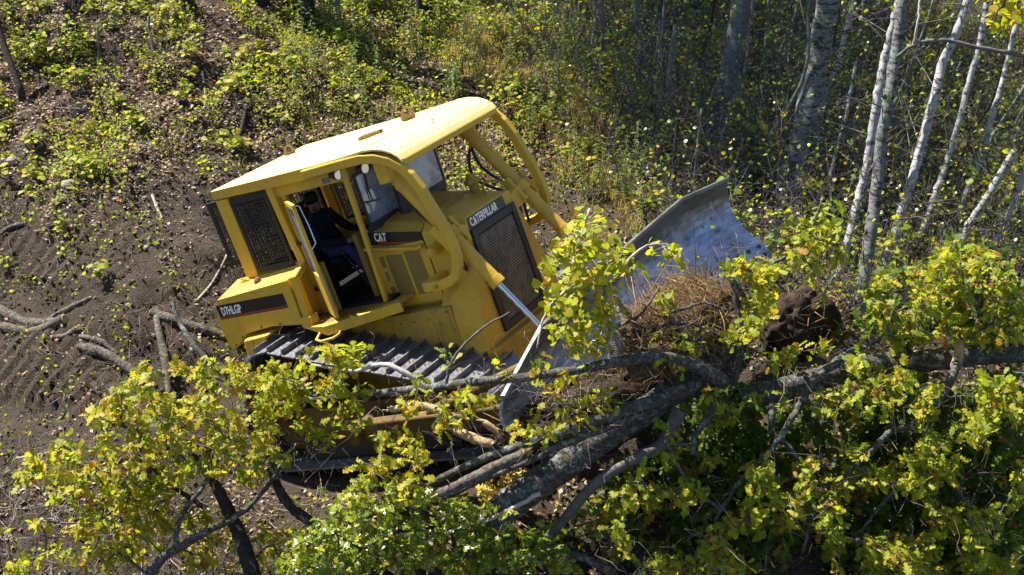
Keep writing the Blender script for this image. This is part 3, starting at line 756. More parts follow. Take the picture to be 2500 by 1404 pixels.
for s in (-1, 1):
    yc = s * 1.115
    mb = MB(); inner = []
    for k in range(0, NS * 2):
        t = (k + .5) * pitch / 2
        x = np.interp(t, cum, HPc[:, 0]); z = np.interp(t, cum, HPc[:, 1])
        x2 = np.interp((t + .02) % cum[-1], cum, HPc[:, 0]); z2 = np.interp((t + .02) % cum[-1], cum, HPc[:, 1])
        d = np.array((x2 - x, 0, z2 - z)); d /= np.linalg.norm(d); n = np.array((d[2], 0, -d[0]))
        for yy in (-.11, .11):
            mb.obox(np.array((x, yc + yy, z)) - n * .055, d * pitch * .27, (0, .03, 0), n * .045)
    tr = part(mb, 'track_chain', 'black')
    for k in range(NS):
        t = (k + .35) * pitch
        x = np.interp(t, cum, HPc[:, 0]); z = np.interp(t, cum, HPc[:, 1])
        ta = (t + .05) % cum[-1]; tb = (t - .05) % cum[-1]
        d = np.array((np.interp(ta, cum, HPc[:, 0]) - np.interp(tb, cum, HPc[:, 0]), 0, np.interp(ta, cum, HPc[:, 1]) - np.interp(tb, cum, HPc[:, 1])))
        d /= np.linalg.norm(d); n = np.array((d[2], 0, -d[0]))
        so = bpy.data.objects.new('track_shoe', SH); link(so, tr)
        Mx = Matrix(np.c_[-d, (0, 1, 0), n].tolist()).to_4x4()
        if np.linalg.det(np.c_[-d, (0, 1, 0), n]) < 0: Mx = Matrix(np.c_[d, (0, 1, 0), n].tolist()).to_4x4()
        so.matrix_local = Matrix.Translation((x, yc, z)) @ Mx
    # sprocket, idlers, rollers, frame, roller guard
    ysp = s * 1.30
    mb = MB(); n = 22; prof_ = []
    for i in range(n * 2):
        a = math.pi * i / n; r = .41 if i % 2 else .355
        prof_.append((CIR[0][0][0] + r * math.cos(a), CIR[0][0][1] + r * math.sin(a)))
    mb.prism(prof_, 'y', yc - .04, yc + .04); mb.cyl((CIR[0][0][0], yc, CIR[0][0][1]), (CIR[0][0][0], yc + s * .30, CIR[0][0][1]), .27, 24, .24)
    mb.cyl((CIR[0][0][0], yc + s * .30, CIR[0][0][1]), (CIR[0][0][0], yc + s * .36, CIR[0][0][1]), .12, 16); part(mb, 'sprocket', 'mud', 0.006)
    for (cx, cz), r in CIR[1:]:
        mb = MB(); mb.cyl((cx, yc - .10, cz), (cx, yc + .10, cz), r - .10, 28); mb.cyl((cx, yc - .18, cz), (cx, yc + .18, cz), .10, 14); part(mb, 'idler_wheel', 'mud', 0.01)
    for x in np.linspace(-.85, .95, 7):
        mb = MB(); mb.cyl((x, yc - .17, .19), (x, yc + .17, .19), .11, 16); part(mb, 'track_roller', 'black', 0.008)
    mb = MB(); mb.hull8([(-1.15, yc - .20, .30), (1.25, yc - .20, .30), (1.25, yc + .20, .30), (-1.15, yc + .20, .30), (-1.05, yc - .18, .62), (1.10, yc - .18, .60), (1.10, yc + .18, .60), (-1.05, yc + .18, .62)]); part(mb, 'track_frame', 'mud', 0.015)
    yo = s * 1.36
    mb = MB(); mb.box((-1.0, yo - .02, .34), (1.1, yo + .02, .70)); part(mb, 'frame_cover', 'mud', 0.01)
    mb = MB(); mb.box((-1.1, yo - .015, .06), (1.15, yo + .015, .33)); part(mb, 'roller_guard', 'black', 0.008)
    mb = MB(); mb.hull8([(-1.52, s * 1.02, 1.30), (-1.42, s * 1.02, 1.30), (-1.42, s * 1.30, 1.30), (-1.52, s * 1.30, 1.30), (-1.46, s * 1.02, 1.60), (-1.05, s * 1.02, 1.62), (-1.05, s * 1.30, 1.62), (-1.46, s * 1.30, 1.60)]); part(mb, 'sprocket_guard', 'yellow', 0.02)
    # push arm and diagonal brace to the blade
    ya = s * 1.80
    mb = MB(); mb.hull8([(.15, ya - .08, .44), (2.62, ya - .08, .50), (2.62, ya + .08, .50), (.15, ya + .08, .44), (.15, ya - .08, .66), (2.62, ya - .08, .70), (2.62, ya + .08, .70), (.15, ya + .08, .66)]); part(mb, 'push_arm', 'mud', 0.02)
    mb = MB(); mb.cyl((.25, s * 1.4, .55), (.25, s * 1.95, .55), .10, 16); part(mb, 'arm_trunnion', 'mud')
    mb = MB(); mb.cyl((1.25, ya, .68), (2.55, ya - s * .1, 1.02), .055, 12); mb.cyl((1.5, ya, .745), (2.0, ya - s * .04, .876), .075, 12); part(mb, 'brace_strut', 'mud')

# blade: concave mouldboard with folded wings and bolted edges
TOPC = [(3.15, 2.35, 1.40), (2.885, 1.66, 1.45), (2.845, .55, 1.43), (2.81, -.55, 1.385), (2.775, -1.56, 1.325), (2.70, -2.06, 1.10), (2.675, -2.36, .985)]
PRF = [(0, 0), (-.04, -.08), (-.075, -.17), (-.09, -.27), (-.085, -.37), (-.05, -.47), (.01, -.57), (.10, -.68), (.19, -.77)]
def bl_sec(c, k, off=0.0):
    nx1 = {0: (.93, -.36), 1: (.97, -.2)}.get(k, (1.0, 0.0))
    if k >= 5: nx1 = (.97, .25)
    out = []
    for dx, dz in PRF: out.append((c[0] + (dx - off) * nx1[0], c[1] + (dx - off) * nx1[1], c[2] + dz * (1 if k < 5 else 1 - .12 * (k - 4))))
    return out
secs = [bl_sec(c, k) + bl_sec(c, k, .03)[::-1] for k, c in enumerate(TOPC)]
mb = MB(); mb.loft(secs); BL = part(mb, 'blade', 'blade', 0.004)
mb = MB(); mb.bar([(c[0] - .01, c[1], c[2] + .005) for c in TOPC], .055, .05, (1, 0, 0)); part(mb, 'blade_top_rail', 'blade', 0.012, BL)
LO = [bl_sec(c, k)[-1] for k, c in enumerate(TOPC)]
def edge_plate(k0, k1, name, f0=0.0, f1=1.0, lift=.012, proud=.02):
    a = np.array(LO[k0]) * (1 - f0) + np.array(LO[k1]) * f0; b = np.array(LO[k0]) * (1 - f1) + np.array(LO[k1]) * f1
    dn = np.array((.14, 0, -.30)); out = np.array((.90, 0, .42)) * proud; up = -dn * .18
    mb = MB(); mb.hull8([a + up, b + up, b + up + out, a + up + out, a + dn, b + dn, b + dn + out, a + dn + out])
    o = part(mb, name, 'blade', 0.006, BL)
    mb = MB(); L = np.linalg.norm(b - a); n = max(2, int(L / .17))
    for i in range(n):
        for q in (.22, .55):
            p = a + (b - a) * (i + .5) / n + dn * q + out
            mb.cyl(p, p + out * .35, .026, 12)
    part(mb, 'edge_bolts', 'rust', 0, BL)['kind'] = 'stuff'
edge_plate(0, 1, 'end_bit', 0, 1.0, proud=.035)
edge_plate(1, 2, 'cutting_edge'); edge_plate(2, 3, 'cutting_edge'); edge_plate(3, 4, 'cutting_edge')
edge_plate(4, 6, 'end_bit', proud=.035)
for y in (-1.2, -.4, .4, 1.2):
    mb = MB(); mb.hull8([(2.50, y - .02, .72), (2.69, y - .02, .72), (2.69, y + .02, .72), (2.50, y + .02, .72), (2.56, y - .02, 1.22), (2.64, y - .02, 1.26), (2.64, y + .02, 1.26), (2.56, y + .02, 1.22)]); part(mb, 'blade_rib', 'yellow_dirty', 0.006, BL)
mb = MB(); mb.hull8([(2.44, -1.9, .48), (2.74, -1.9, .48), (2.80, 1.9, .52), (2.50, 1.9, .52), (2.48, -1.9, .74), (2.70, -1.9, .74), (2.76, 1.9, .80), (2.54, 1.9, .80)]); part(mb, 'blade_beam', 'yellow_dirty', 0.02, BL)

# lettering
def text(body, origin, ex, ey, size, sx, parent, name, mat='white', bold=.012, depth=.0015):
    cu = bpy.data.curves.new(name, 'FONT'); cu.body = body; cu.size = 1.0; cu.offset = bold; cu.extrude = depth / size; cu.resolution_u = 2
    o = bpy.data.objects.new(name, cu); COL.objects.link(o)
    dg = bpy.context.evaluated_depsgraph_get(); me = bpy.data.meshes.new_from_object(o.evaluated_get(dg))
    bpy.data.objects.remove(o)
    me.name = name; me.materials.clear(); me.materials.append(MAT[mat])
    t = bpy.data.objects.new(name, me); link(t, parent)
    ex = Vector(ex).normalized(); ey = Vector(ey).normalized(); ez = ex.cross(ey).normalized(); ey = ez.cross(ex)
    Mx = Matrix((ex * size * sx, ey * size, ez * size)).transposed().to_4x4()
    t.matrix_local = Matrix.Translation(origin) @ Mx
    return t
def tri(pts, n, parent):
    n = np.asarray(n, float) * .0025; mb = MB(); p = [np.asarray(q, float) for q in pts]
    mb.add(p + [q + n for q in p], [(0, 1, 2), (3, 5, 4), (0, 3, 4, 1), (1, 4, 5, 2), (2, 5, 3, 0)]); mb.obj('emblem_triangle', MAT['tri'], parent)
text('D7HLGP', (-1.715, -1.206, 1.908), (1, 0, 0), (0, 0, 1), .142, .62, DZ, 'model_lettering', bold=.022)
text('D7HLGP', (-.75, 1.206, 1.908), (-1, 0, 0), (0, 0, 1), .142, .62, DZ, 'model_lettering', bold=.022)
text('CAT', (.37, -.6365, 2.262), (1, 0, -.14), (0, 0, 1), .135, .62, DZ, 'side_lettering', bold=.02, depth=.003)
tri([(.445, -.640, 2.25), (.495, -.640, 2.243), (.470, -.640, 2.285)], (0, -1, 0), DZ)
text('CAT', (.65, .635, 2.20), (-1, 0, .12), (0, 0, 1), .165, .62, DZ, 'side_lettering', bold=.028)
text('CATERPILLAR', (fx + .007, -.415, 2.150), (0, 1, 0), (0, 0, 1), .130, .70, DZ, 'nose_lettering', bold=.022)
tri([(fx + .007, -.365, 2.145), (fx + .007, -.30, 2.145), (fx + .007, -.333, 2.185)], (1, 0, 0), DZ)
text('H', (.265, -.6365, 2.255), (1, 0, -.14), (0, 0, 1), .07, .62, DZ, 'small_lettering', bold=.01)

# the operator
PE = empty('person'); PE.matrix_world = MW @ Matrix.Translation((-.80, -.03, 2.10))
tag(PE, 'seated operator in dark jacket, blue jeans and dark cap inside the open cab', 'person')
PO = np.array((-.80, -.03, 2.10))
def skin_body():
    J = {}; V = []; Eg = []
    def v(n, p, r, par=None):
        J[n] = len(V); V.append((np.array(p) - PO, r))
        if par is not None: Eg.append((J[par], J[n]))
    v('pelvis', (-.80, -.03, 2.13), (.17, .13))
    v('belly', (-.83, -.03, 2.28), (.165, .125), 'pelvis'); v('chest', (-.83, -.06, 2.46), (.185, .13), 'belly'); v('collar', (-.80, -.09, 2.575), (.12, .068), 'chest')
    v('neck', (-.77, -.12, 2.635), (.06, .06), 'collar'); v('jaw', (-.735, -.16, 2.70), (.066, .075), 'neck'); v('crown', (-.735, -.165, 2.79), (.076, .088), 'jaw'); v('top', (-.74, -.165, 2.845), (.055, .065), 'crown')
    for s_, n in ((-1, 'r'), (1, 'l')):
        v('sh' + n, (-.82, -.07 + s_ * .19, 2.53), (.075, .07), 'collar')
        v('el' + n, (-.70, -.05 + s_ * .29, 2.29), (.055, .055), 'sh' + n)
        v('wr' + n, (-.40 - .05 * s_, -.05 + s_ * .22, 2.25), (.036, .032), 'el' + n)
        v('pa' + n, (-.32 - .05 * s_, -.05 + s_ * .21, 2.25), (.042, .024), 'wr' + n)
        for i in range(4):
            v('f%d' % i + n, (-.25 - .05 * s_, -.05 + s_ * .21 + .022 * (i - 1.5), 2.25 - .01), (.011, .011), 'pa' + n)
            v('g%d' % i + n, (-.22 - .05 * s_, -.05 + s_ * .21 + .024 * (i - 1.5), 2.225), (.009, .009), 'f%d' % i + n)
        v('th' + n, (-.30 - .05 * s_, -.05 + s_ * .21 - s_ * .05, 2.235), (.012, .012), 'pa' + n)
        k = .0 if s_ < 0 else .08
        v('hip' + n, (-.74, -.03 + s_ * .11, 2.12), (.095, .09), 'pelvis')
        v('kn' + n, (-.36 + k, -.06 + s_ * .21, 2.17), (.070, .068), 'hip' + n)
        v('an' + n, (-.20 + k, -.06 + s_ * .20, 1.80), (.046, .044), 'kn' + n)
        v('he' + n, (-.19 + k, -.06 + s_ * .20, 1.725), (.05, .045), 'an' + n)
        v('to' + n, (-.01 + k, -.07 + s_ * .22, 1.70), (.045, .035), 'he' + n)
    me = bpy.data.meshes.new('body'); bm = bmesh.new(); sk = bm.verts.layers.skin.verify()
    bv = []
    for i, (p, r) in enumerate(V):
        w = bm.verts.new(p); w[sk].radius = r; w[sk].use_root = (i == 0); bv.append(w)
    for a, b in Eg: bm.edges.new((bv[a], bv[b]))
    bm.to_mesh(me); bm.free()
    o = bpy.data.objects.new('body', me); COL.objects.link(o)
    o.modifiers.new('skin', 'SKIN'); sb = o.modifiers.new('sub', 'SUBSURF'); sb.levels = 2; sb.render_levels = 2
    dg = bpy.context.evaluated_depsgraph_get(); dg.update(); m2 = bpy.data.meshes.new_from_object(o.evaluated_get(dg))
    bpy.data.objects.remove(o); m2.name = 'body'; m2.materials.clear()
    for m in ('skin', 'jacket', 'jeans', 'boot'): m2.materials.append(MAT[m])
    for p in m2.polygons:
        c = np.array(p.center) + PO; p.use_smooth = True
        if c[2] < 1.80: k = 3
        elif c[2] < 2.235 and not (c[0] > -.45 and c[2] > 2.2 and abs(c[1] + .05) > .17 and False): k = 2
        elif c[2] > 2.645: k = 0
        else: k = 1
        if c[0] > -.40 and c[2] > 2.205: k = 0 if c[0] > -.33 else 1
        p.material_index = k
    b = bpy.data.objects.new('body', m2); return link(b, PE)
MAT['skin'] = plain('skin', (0.42, 0.22, 0.15), 0.5, var=.1); MAT['jacket'] = plain('navy jacket cloth', (0.012, 0.016, 0.03), 0.85, var=.3)
MAT['jeans'] = plain('blue denim', (0.055, 0.06, 0.19), 0.85, var=.25, scale=60); MAT['boot'] = plain('work boot leather', (0.035, 0.025, 0.02), 0.6, var=.3)
MAT['cap'] = plain('dark camouflage cap', (0.02, 0.024, 0.018), 0.85, var=.7, scale=30); MAT['hair'] = plain('dark hair', (0.02, 0.013, 0.01), 0.6)
skin_body()
FD = np.array((.62, -.72, -.12)); FD /= np.linalg.norm(FD); FS = np.cross((0, 0, 1), FD); FS /= np.linalg.norm(FS); FU = np.cross(FD, FS)
HC = np.array((-.735, -.163, 2.755)) - PO
def head_at(f, s_, u): return HC + FD * f + FS * s_ + FU * u
mb = MB()
mb.loft([[head_at(.0 + .104 * r * math.cos(a), .086 * r * math.sin(a), z) for a in np.linspace(0, 2 * math.pi, 20, endpoint=False)] for z, r in ((.035, 1.0), (.06, 1.02), (.09, .95), (.112, .75), (.125, .4))], smooth=True)
mb.loft([[head_at(.09, s_, .045) for s_ in np.linspace(-.07, .07, 7)], [head_at(.14 + .03 * (1 - (s_ / .07) ** 2), s_, .035) for s_ in np.linspace(-.068, .068, 7)]], caps=False, closed=False)
mb.loft([[head_at(.09, s_, .038) for s_ in np.linspace(-.07, .07, 7)], [head_at(.14 + .03 * (1 - (s_ / .07) ** 2), s_, .029) for s_ in np.linspace(-.068, .068, 7)]], caps=False, closed=False)
mb.obj('cap', MAT['cap'], PE)
mb = MB(); mb.tube([head_at(.085, 0, .02), head_at(.103, 0, -.005), head_at(.108, 0, -.018), head_at(.085, 0, -.024)], [.008, .011, .014, .008], 8); mb.obj('nose', MAT['skin'], PE)
mb = MB(); mb.tube([head_at(.085, -.025, -.048), head_at(.094, 0, -.045), head_at(.085, .025, -.048)], [.004, .007, .004], 6); mb.obj('mouth', plain('lips', (.28, .10, .08), .5), PE)
mb = MB(); mb.tube([head_at(.085, -.03, -.037), head_at(.097, 0, -.032), head_at(.085, .03, -.037)], [.005, .008, .005], 6); mb.tube([head_at(.07, -.03, -.07), head_at(.088, 0, -.078), head_at(.07, .03, -.07)], [.008, .012, .008], 6); mb.obj('beard', MAT['hair'], PE)
for s_ in (-1, 1):
    mb = MB(); mb.tube([head_at(.075, s_ * .030, .012), head_at(.083, s_ * .030, .012)], [.011, .006], 8); mb.obj('eye', MAT['hair'], PE)
    mb = MB(); mb.tube([head_at(.0, s_ * .082, .02), head_at(-.008, s_ * .095, .0), head_at(.0, s_ * .082, -.03)], [.01, .016, .008], 8); mb.obj('ear', MAT['skin'], PE)

# ------------------------------------------------------------------ plants: materials
def tint_mat(name, stops, rough=0.55, trans=0.46, spec=0.25, tr_boost=1.7):
    m, nt, b, out = nmat(name)
    a = N(nt, 'ShaderNodeAttribute', attribute_name='tint')
    c = ramp(nt, a.outputs['Fac'], stops)
    v = noise(nt, 9, 3)
    c = mixc(nt, ramp(nt, v, [(0.3, (0, 0, 0)), (0.75, (0.45,) * 3)]), c, (0.10, 0.085, 0.02))
    nt.links.new(c, b.inputs['Base Color'])
    b.inputs['Roughness'].default_value = rough; b.inputs['Specular IOR Level'].default_value = spec
    if trans:
        t = N(nt, 'ShaderNodeBsdfTranslucent')
        g = N(nt, 'ShaderNodeMix', data_type='RGBA', blend_type='MULTIPLY'); g.inputs[0].default_value = 1.0
        nt.links.new(c, g.inputs[6]); g.inputs[7].default_value = (tr_boost, tr_boost * 1.05, tr_boost * 0.45, 1)
        nt.links.new(g.outputs[2], t.inputs['Color'])
        x = N(nt, 'ShaderNodeMixShader', Fac=trans)
        nt.links.new(b.outputs[0], x.inputs[1]); nt.links.new(t.outputs[0], x.inputs[2]); nt.links.new(x.outputs[0], out.inputs[0])
    return m
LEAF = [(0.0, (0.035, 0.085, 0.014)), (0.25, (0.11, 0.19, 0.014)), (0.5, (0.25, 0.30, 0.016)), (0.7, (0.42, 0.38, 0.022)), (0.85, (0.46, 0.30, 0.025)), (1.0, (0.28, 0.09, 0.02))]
MAT['leaf'] = tint_mat('oak leaf', LEAF)
MAT['leaf_gloss'] = tint_mat('glossy leaf', LEAF, rough=0.32, spec=0.6, trans=0.35)
MAT['weed'] = tint_mat('weed leaf', [(0.0, (0.035, 0.085, 0.02)), (0.5, (0.085, 0.17, 0.03)), (0.8, (0.19, 0.25, 0.03)), (1.0, (0.33, 0.29, 0.04))], trans=0.35)
MAT['litter'] = tint_mat('dead leaf', [(0.0, (0.05, 0.032, 0.022)), (0.35, (0.16, 0.098, 0.062)), (0.6, (0.34, 0.235, 0.17)), (0.8, (0.50, 0.40, 0.35)), (0.92, (0.33, 0.24, 0.03)), (1.0, (0.30, 0.12, 0.03))], trans=0.12, rough=0.7, spec=0.2, tr_boost=1.0)
MAT['straw'] = tint_mat('dry grass', [(0.0, (0.16, 0.11, 0.04)), (0.5, (0.40, 0.28, 0.11)), (0.8, (0.52, 0.40, 0.19)), (1.0, (0.14, 0.22, 0.03))], trans=0.25, rough=0.7)
MAT['root'] = tint_mat('root fibre', [(0.0, (0.07, 0.04, 0.02)), (0.45, (0.16, 0.095, 0.042)), (1.0, (0.38, 0.25, 0.11))], trans=0.0, rough=0.8)

def bark(name, stops, scale=9, stretch=(1, 1, 1), lichen=None, bands=None, bstr=0.7, bthr=.58):
    m, nt, b, _ = nmat(name)
    tc = N(nt, 'ShaderNodeTexCoord'); mp = N(nt, 'ShaderNodeMapping'); mp.inputs['Scale'].default_value = stretch
    nt.links.new(tc.outputs['Object'], mp.inputs[0])
    f = noise(nt, scale, 7, 0.68, vec=mp.outputs[0])
    c = ramp(nt, f, stops)
    if lichen:
        l = noise(nt, 15, 7, 0.75); l2 = noise(nt, 30, 3)
        c = mixc(nt, ramp(nt, l, [(0.52, (0, 0, 0)), (0.60, (0.85,) * 3)]), c, mixc(nt, l2, lichen, (0.10, 0.15, 0.12)))
    if bands:
        mp2 = N(nt, 'ShaderNodeMapping'); mp2.inputs['Scale'].default_value = (3.5, 3.5, 13)
        nt.links.new(tc.outputs['Object'], mp2.inputs[0])
        g = noise(nt, 1.5, 5, 0.7, vec=mp2.outputs[0])
        c = mixc(nt, ramp(nt, g, [(bthr, (0, 0, 0)), (bthr + .07, (0.9,) * 3)]), c, bands)
    nt.links.new(c, b.inputs['Base Color']); b.inputs['Roughness'].default_value = 0.85; b.inputs['Specular IOR Level'].default_value = 0.25
    bump(nt, b, f, bstr, 0.03)
    return m
MAT['oak_bark'] = bark('oak bark', [(0.32, (0.018, 0.016, 0.015)), (0.55, (0.07, 0.062, 0.055)), (0.72, (0.15, 0.135, 0.12))], 22, lichen=(0.26, 0.32, 0.31))
MAT['dark_bark'] = bark('dark bark', [(0.35, (0.012, 0.010, 0.010)), (0.6, (0.035, 0.030, 0.027)), (0.75, (0.08, 0.07, 0.06))], 25)
MAT['smooth_bark'] = bark('smooth grey bark', [(0.3, (0.06, 0.058, 0.055)), (0.7, (0.15, 0.145, 0.135))], 14, bstr=0.3)
MAT['dead_wood'] = bark('dead wood', [(0.34, (0.03, 0.023, 0.019)), (0.52, (0.10, 0.077, 0.063)), (0.70, (0.24, 0.195, 0.165))], 24, lichen=(0.16, 0.15, 0.13), bstr=1.0)
MAT['split_wood'] = bark('split wood', [(0.3, (0.22, 0.15, 0.08)), (0.7, (0.48, 0.36, 0.2))], 18, bstr=0.4)
MAT['birch'] = bark('white birch bark', [(0.3, (0.17, 0.17, 0.175)), (0.7, (0.38, 0.375, 0.38))], 9, bands=(0.03, 0.026, 0.026), bstr=0.3, bthr=.53)
MAT['aspen'] = bark('grey aspen bark', [(0.3, (0.075, 0.076, 0.078)), (0.7, (0.19, 0.19, 0.19))], 11, bands=(0.018, 0.017, 0.017), lichen=(0.22, 0.25, 0.21), bstr=0.5, bthr=.50)
MAT['grey_bark'] = bark('dark grey bark', [(0.32, (0.035, 0.036, 0.040)), (0.7, (0.13, 0.132, 0.14))], 16, lichen=(0.16, 0.19, 0.16), bstr=0.6)
MAT['mossy'] = bark('mossy thin bark', [(0.3, (0.05, 0.052, 0.045)), (0.7, (0.14, 0.145, 0.125))], 14, lichen=(0.22, 0.27, 0.21), bstr=0.4)
MAT['twig'] = bark('grey twig', [(0.34, (0.035, 0.031, 0.032)), (0.58, (0.11, 0.10, 0.105)), (0.72, (0.32, 0.30, 0.31))], 12, bstr=0.2)
MAT['litter_twig'] = bark('mixed dead twig', [(0.35, (0.04, 0.03, 0.025)), (0.55, (0.13, 0.10, 0.085)), (0.68, (0.42, 0.37, 0.33))], 3.5, bstr=0.2)
MAT['slash'] = bark('weathered slash', [(0.34, (0.045, 0.034, 0.028)), (0.54, (0.16, 0.125, 0.10)), (0.68, (0.40, 0.34, 0.28))], 3.0, bstr=0.2)
MAT['pale_twig'] = bark('pale dry twig', [(0.3, (0.20, 0.17, 0.15)), (0.7, (0.46, 0.42, 0.38))], 12, bstr=0.2)

# ------------------------------------------------------------------ plants: leaf shapes (unit length along +Y, normal +Z)
def leaf_shape(ts, ws, fold=0.16, droop=0.12, wav=0.03):
    V = []; T = []
    n = len(ts)
    for i, (t, w) in enumerate(zip(ts, ws)):
        z = -droop * t * t
        V += [(0, t, z), (-w, t - .06 * w, z + fold * w + wav * (-1) ** i), (w, t - .06 * w, z + fold * w - wav * (-1) ** i)]
    for i in range(n - 1):
        a, b = 3 * i, 3 * i + 3
        T += [(a, b, b + 1), (a, b + 1, a + 1), (a, a + 2, b + 2), (a, b + 2, b)]
    V = np.array(V, np.float32); T = np.array(T, np.int32)
    ok = [len({tuple(np.round(V[k], 5)) for k in t}) == 3 for t in T]
    return V, T[ok]
OAK_HI = [leaf_shape([-.14, 0, .10, .20, .30, .42, .52, .64, .76, .88, 1.0], [.012, .012, .05, .17, .07, .26, .12, .31, .17, .18, 0.0], .18, .10),
          leaf_shape([-.14, 0, .12, .24, .34, .46, .56, .70, .80, .90, 1.0], [.012, .012, .07, .20, .09, .30, .15, .33, .20, .17, 0.0], .05, .28),
          leaf_shape([-.14, 0, .10, .22, .32, .44, .55, .66, .78, .90, 1.0], [.012, .012, .06, .19, .08, .27, .13, .34, .18, .16, 0.0], -.10, .2)]
OAK_LO = [leaf_shape([-.05, .24, .36, .5, .62, .80, 1.0], [.012, .22, .10, .32, .16, .30, 0.0], f, d) for f, d in ((.18, .1), (.05, .3), (-.1, .2))]
RED_HI = [leaf_shape([-.16, 0, .14, .20, .30, .38, .44, .56, .66, .74, .84, 1.0], [.01, .01, .05, .26, .06, .08, .40, .08, .10, .32, .08, 0.0], f, d) for f, d in ((.15, .12), (.02, .3))]
RED_LO = [leaf_shape([-.05, .2, .32, .46, .58, .76, 1.0], [.01, .26, .06, .40, .09, .28, 0.0], f, d) for f, d in ((.15, .12), (.02, .3))]
RND_HI = [leaf_shape([-.25, 0, .08, .25, .5, .75, .92, 1.06], [.01, .01, .28, .42, .47, .36, .17, 0.0], f, d, .01) for f, d in ((.12, .06), (.2, .2), (-.06, .15))]
RND_LO = [leaf_shape([-.15, .05, .3, .65, 1.05], [.01, .26, .45, .40, 0.0], f, d, .01) for f, d in ((.12, .06), (.2, .2), (-.06, .15))]
LAN_LO = [leaf_shape([0, .3, .65, 1.0], [.02, .13, .10, 0.0], f, d, .0) for f, d in ((.3, .25), (.1, .5))]
LIT = [(np.array([(0, 0, 0), (-.32, .4, .08), (.32, .45, .12), (0, 1, .03), (0, .5, -.05)], np.float32), np.array([(0, 4, 1), (0, 2, 4), (4, 3, 1), (4, 2, 3)], np.int32)),
       (np.array([(0, 0, .05), (-.25, .5, -.05), (.3, .4, .15), (.05, 1, .12), (0, .5, .1)], np.float32), np.array([(0, 4, 1), (0, 2, 4), (4, 3, 1), (4, 2, 3)], np.int32))]

def unit(a):
    return a / (np.linalg.norm(a, axis=-1, keepdims=True) + 1e-9)

class Leaves:
    def __init__(s): s.p = []; s.d = []; s.n = []; s.s = []; s.t = []
    def add(s, p, d, n, size, t): s.p.append(p); s.d.append(d); s.n.append(n); s.s.append(size); s.t.append(t)
    def frames(s):
        P = np.array(s.p); D = unit(np.array(s.d)); Nn = np.array(s.n); Nn = unit(Nn - D * (Nn * D).sum(1, keepdims=True)); X = np.cross(D, Nn)
        return P, np.stack([X, D, Nn], 2) * np.array(s.s)[:, None, None], np.array(s.t), Nn
    def mesh(s, name, shapes, mat, parent, loc, idx=None, kind='stuff'):
        P, M, t, _ = s.frames()
        if idx is not None: P, M, t = P[idx], M[idx], t[idx]
        if not len(P): return
        VV = []; TT = []; tt = []; b = 0; w = np.arange(len(P)) % len(shapes)
        for k, (V, T) in enumerate(shapes):
            q = w == k; m = M[q]; p = P[q]
            if not len(p): continue
            vv = np.einsum('kij,nj->kni', m, V) + p[:, None]
            VV.append(vv.reshape(-1, 3)); TT.append((T[None] + (np.arange(len(p)) * len(V))[:, None, None]).reshape(-1, 3) + b); tt.append(np.repeat(t[q], len(V))); b += len(p) * len(V)
        o = np_mesh(name, np.concatenate(VV) - np.asarray(loc), np.concatenate(TT), MAT[mat], parent, np.concatenate(tt))
        if kind: o['kind'] = kind
        return o
    def emit(s, parent, loc, hi, lo, mat, n_obj=290, part_name='leaf', stuff_name='foliage'):
        P, M, t, Nn = s.frames()
        c = (P - CAM) @ CW; dep = -c[:, 2]; px = 1250 + FPX * c[:, 0] / dep; py = 702 - FPX * c[:, 1] / dep
        view = unit(CAM - P); show = np.array(s.s) / dep * (0.25 + np.abs((Nn * view).sum(1)))
        show[(px < 5) | (px > 2495) | (py < 5) | (py > 1399)] = 0
        # hidden ones count less: the nearer a leaf is in its own crown, the likelier it shows
        show = show * (1.0 + 0.25 * (dep.max() - dep))
        order = np.argsort(-show); big = order[:n_obj]; rest = order[n_obj:]
        key = {}
        for i in big:
            k = (int(i) % len(hi), min(7, int(t[i] * 8)))
            if k not in key:
                V, T = hi[k[0]]
                o = np_mesh(part_name, V, T, MAT[mat], None, np.full(len(V), (k[1] + .5) / 8)); key[k] = o.data; bpy.data.objects.remove(o)
            o = bpy.data.objects.new(part_name, key[k]); link(o, parent)
            m4 = np.eye(4); m4[:3, :3] = M[i]; m4[:3, 3] = P[i] - loc
            o.matrix_local = Matrix(m4.tolist())
        if len(rest): s.mesh(stuff_name, lo, mat, parent, loc, rest)

def tubes(paths, seg=5):
    """[(points, radii)] -> vertices, triangles"""
    VV = []; TT = []; b = 0
    an = np.linspace(0, 2 * np.pi, seg, endpoint=False); ca, sa = np.cos(an), np.sin(an)
    for P, r in paths:
        P = np.asarray(P, float); n = len(P); r = np.full(n, r, float) if np.isscalar(r) else np.asarray(r, float)
        Tn = unit(np.gradient(P, axis=0)); u = np.cross(Tn, np.array((0.37, 0.21, 0.91))); u = unit(u); w = np.cross(Tn, u)
        V = P[:, None] + r[:, None, None] * (ca[None, :, None] * u[:, None] + sa[None, :, None] * w[:, None])
        VV.append(V.reshape(-1, 3))
        i = np.arange(seg); j = (i + 1) % seg
        for k in range(n - 1):
            a0 = b + k * seg; a1 = a0 + seg
            TT.append(np.c_[a0 + i, a0 + j, a1 + j]); TT.append(np.c_[a0 + i, a1 + j, a1 + i])
        VV.append(P[-1:]); TT.append(np.c_[b + (n - 1) * seg + i, b + (n - 1) * seg + j, np.full(seg, b + n * seg)]); b += n * seg + 1
    return np.concatenate(VV), np.concatenate(TT)

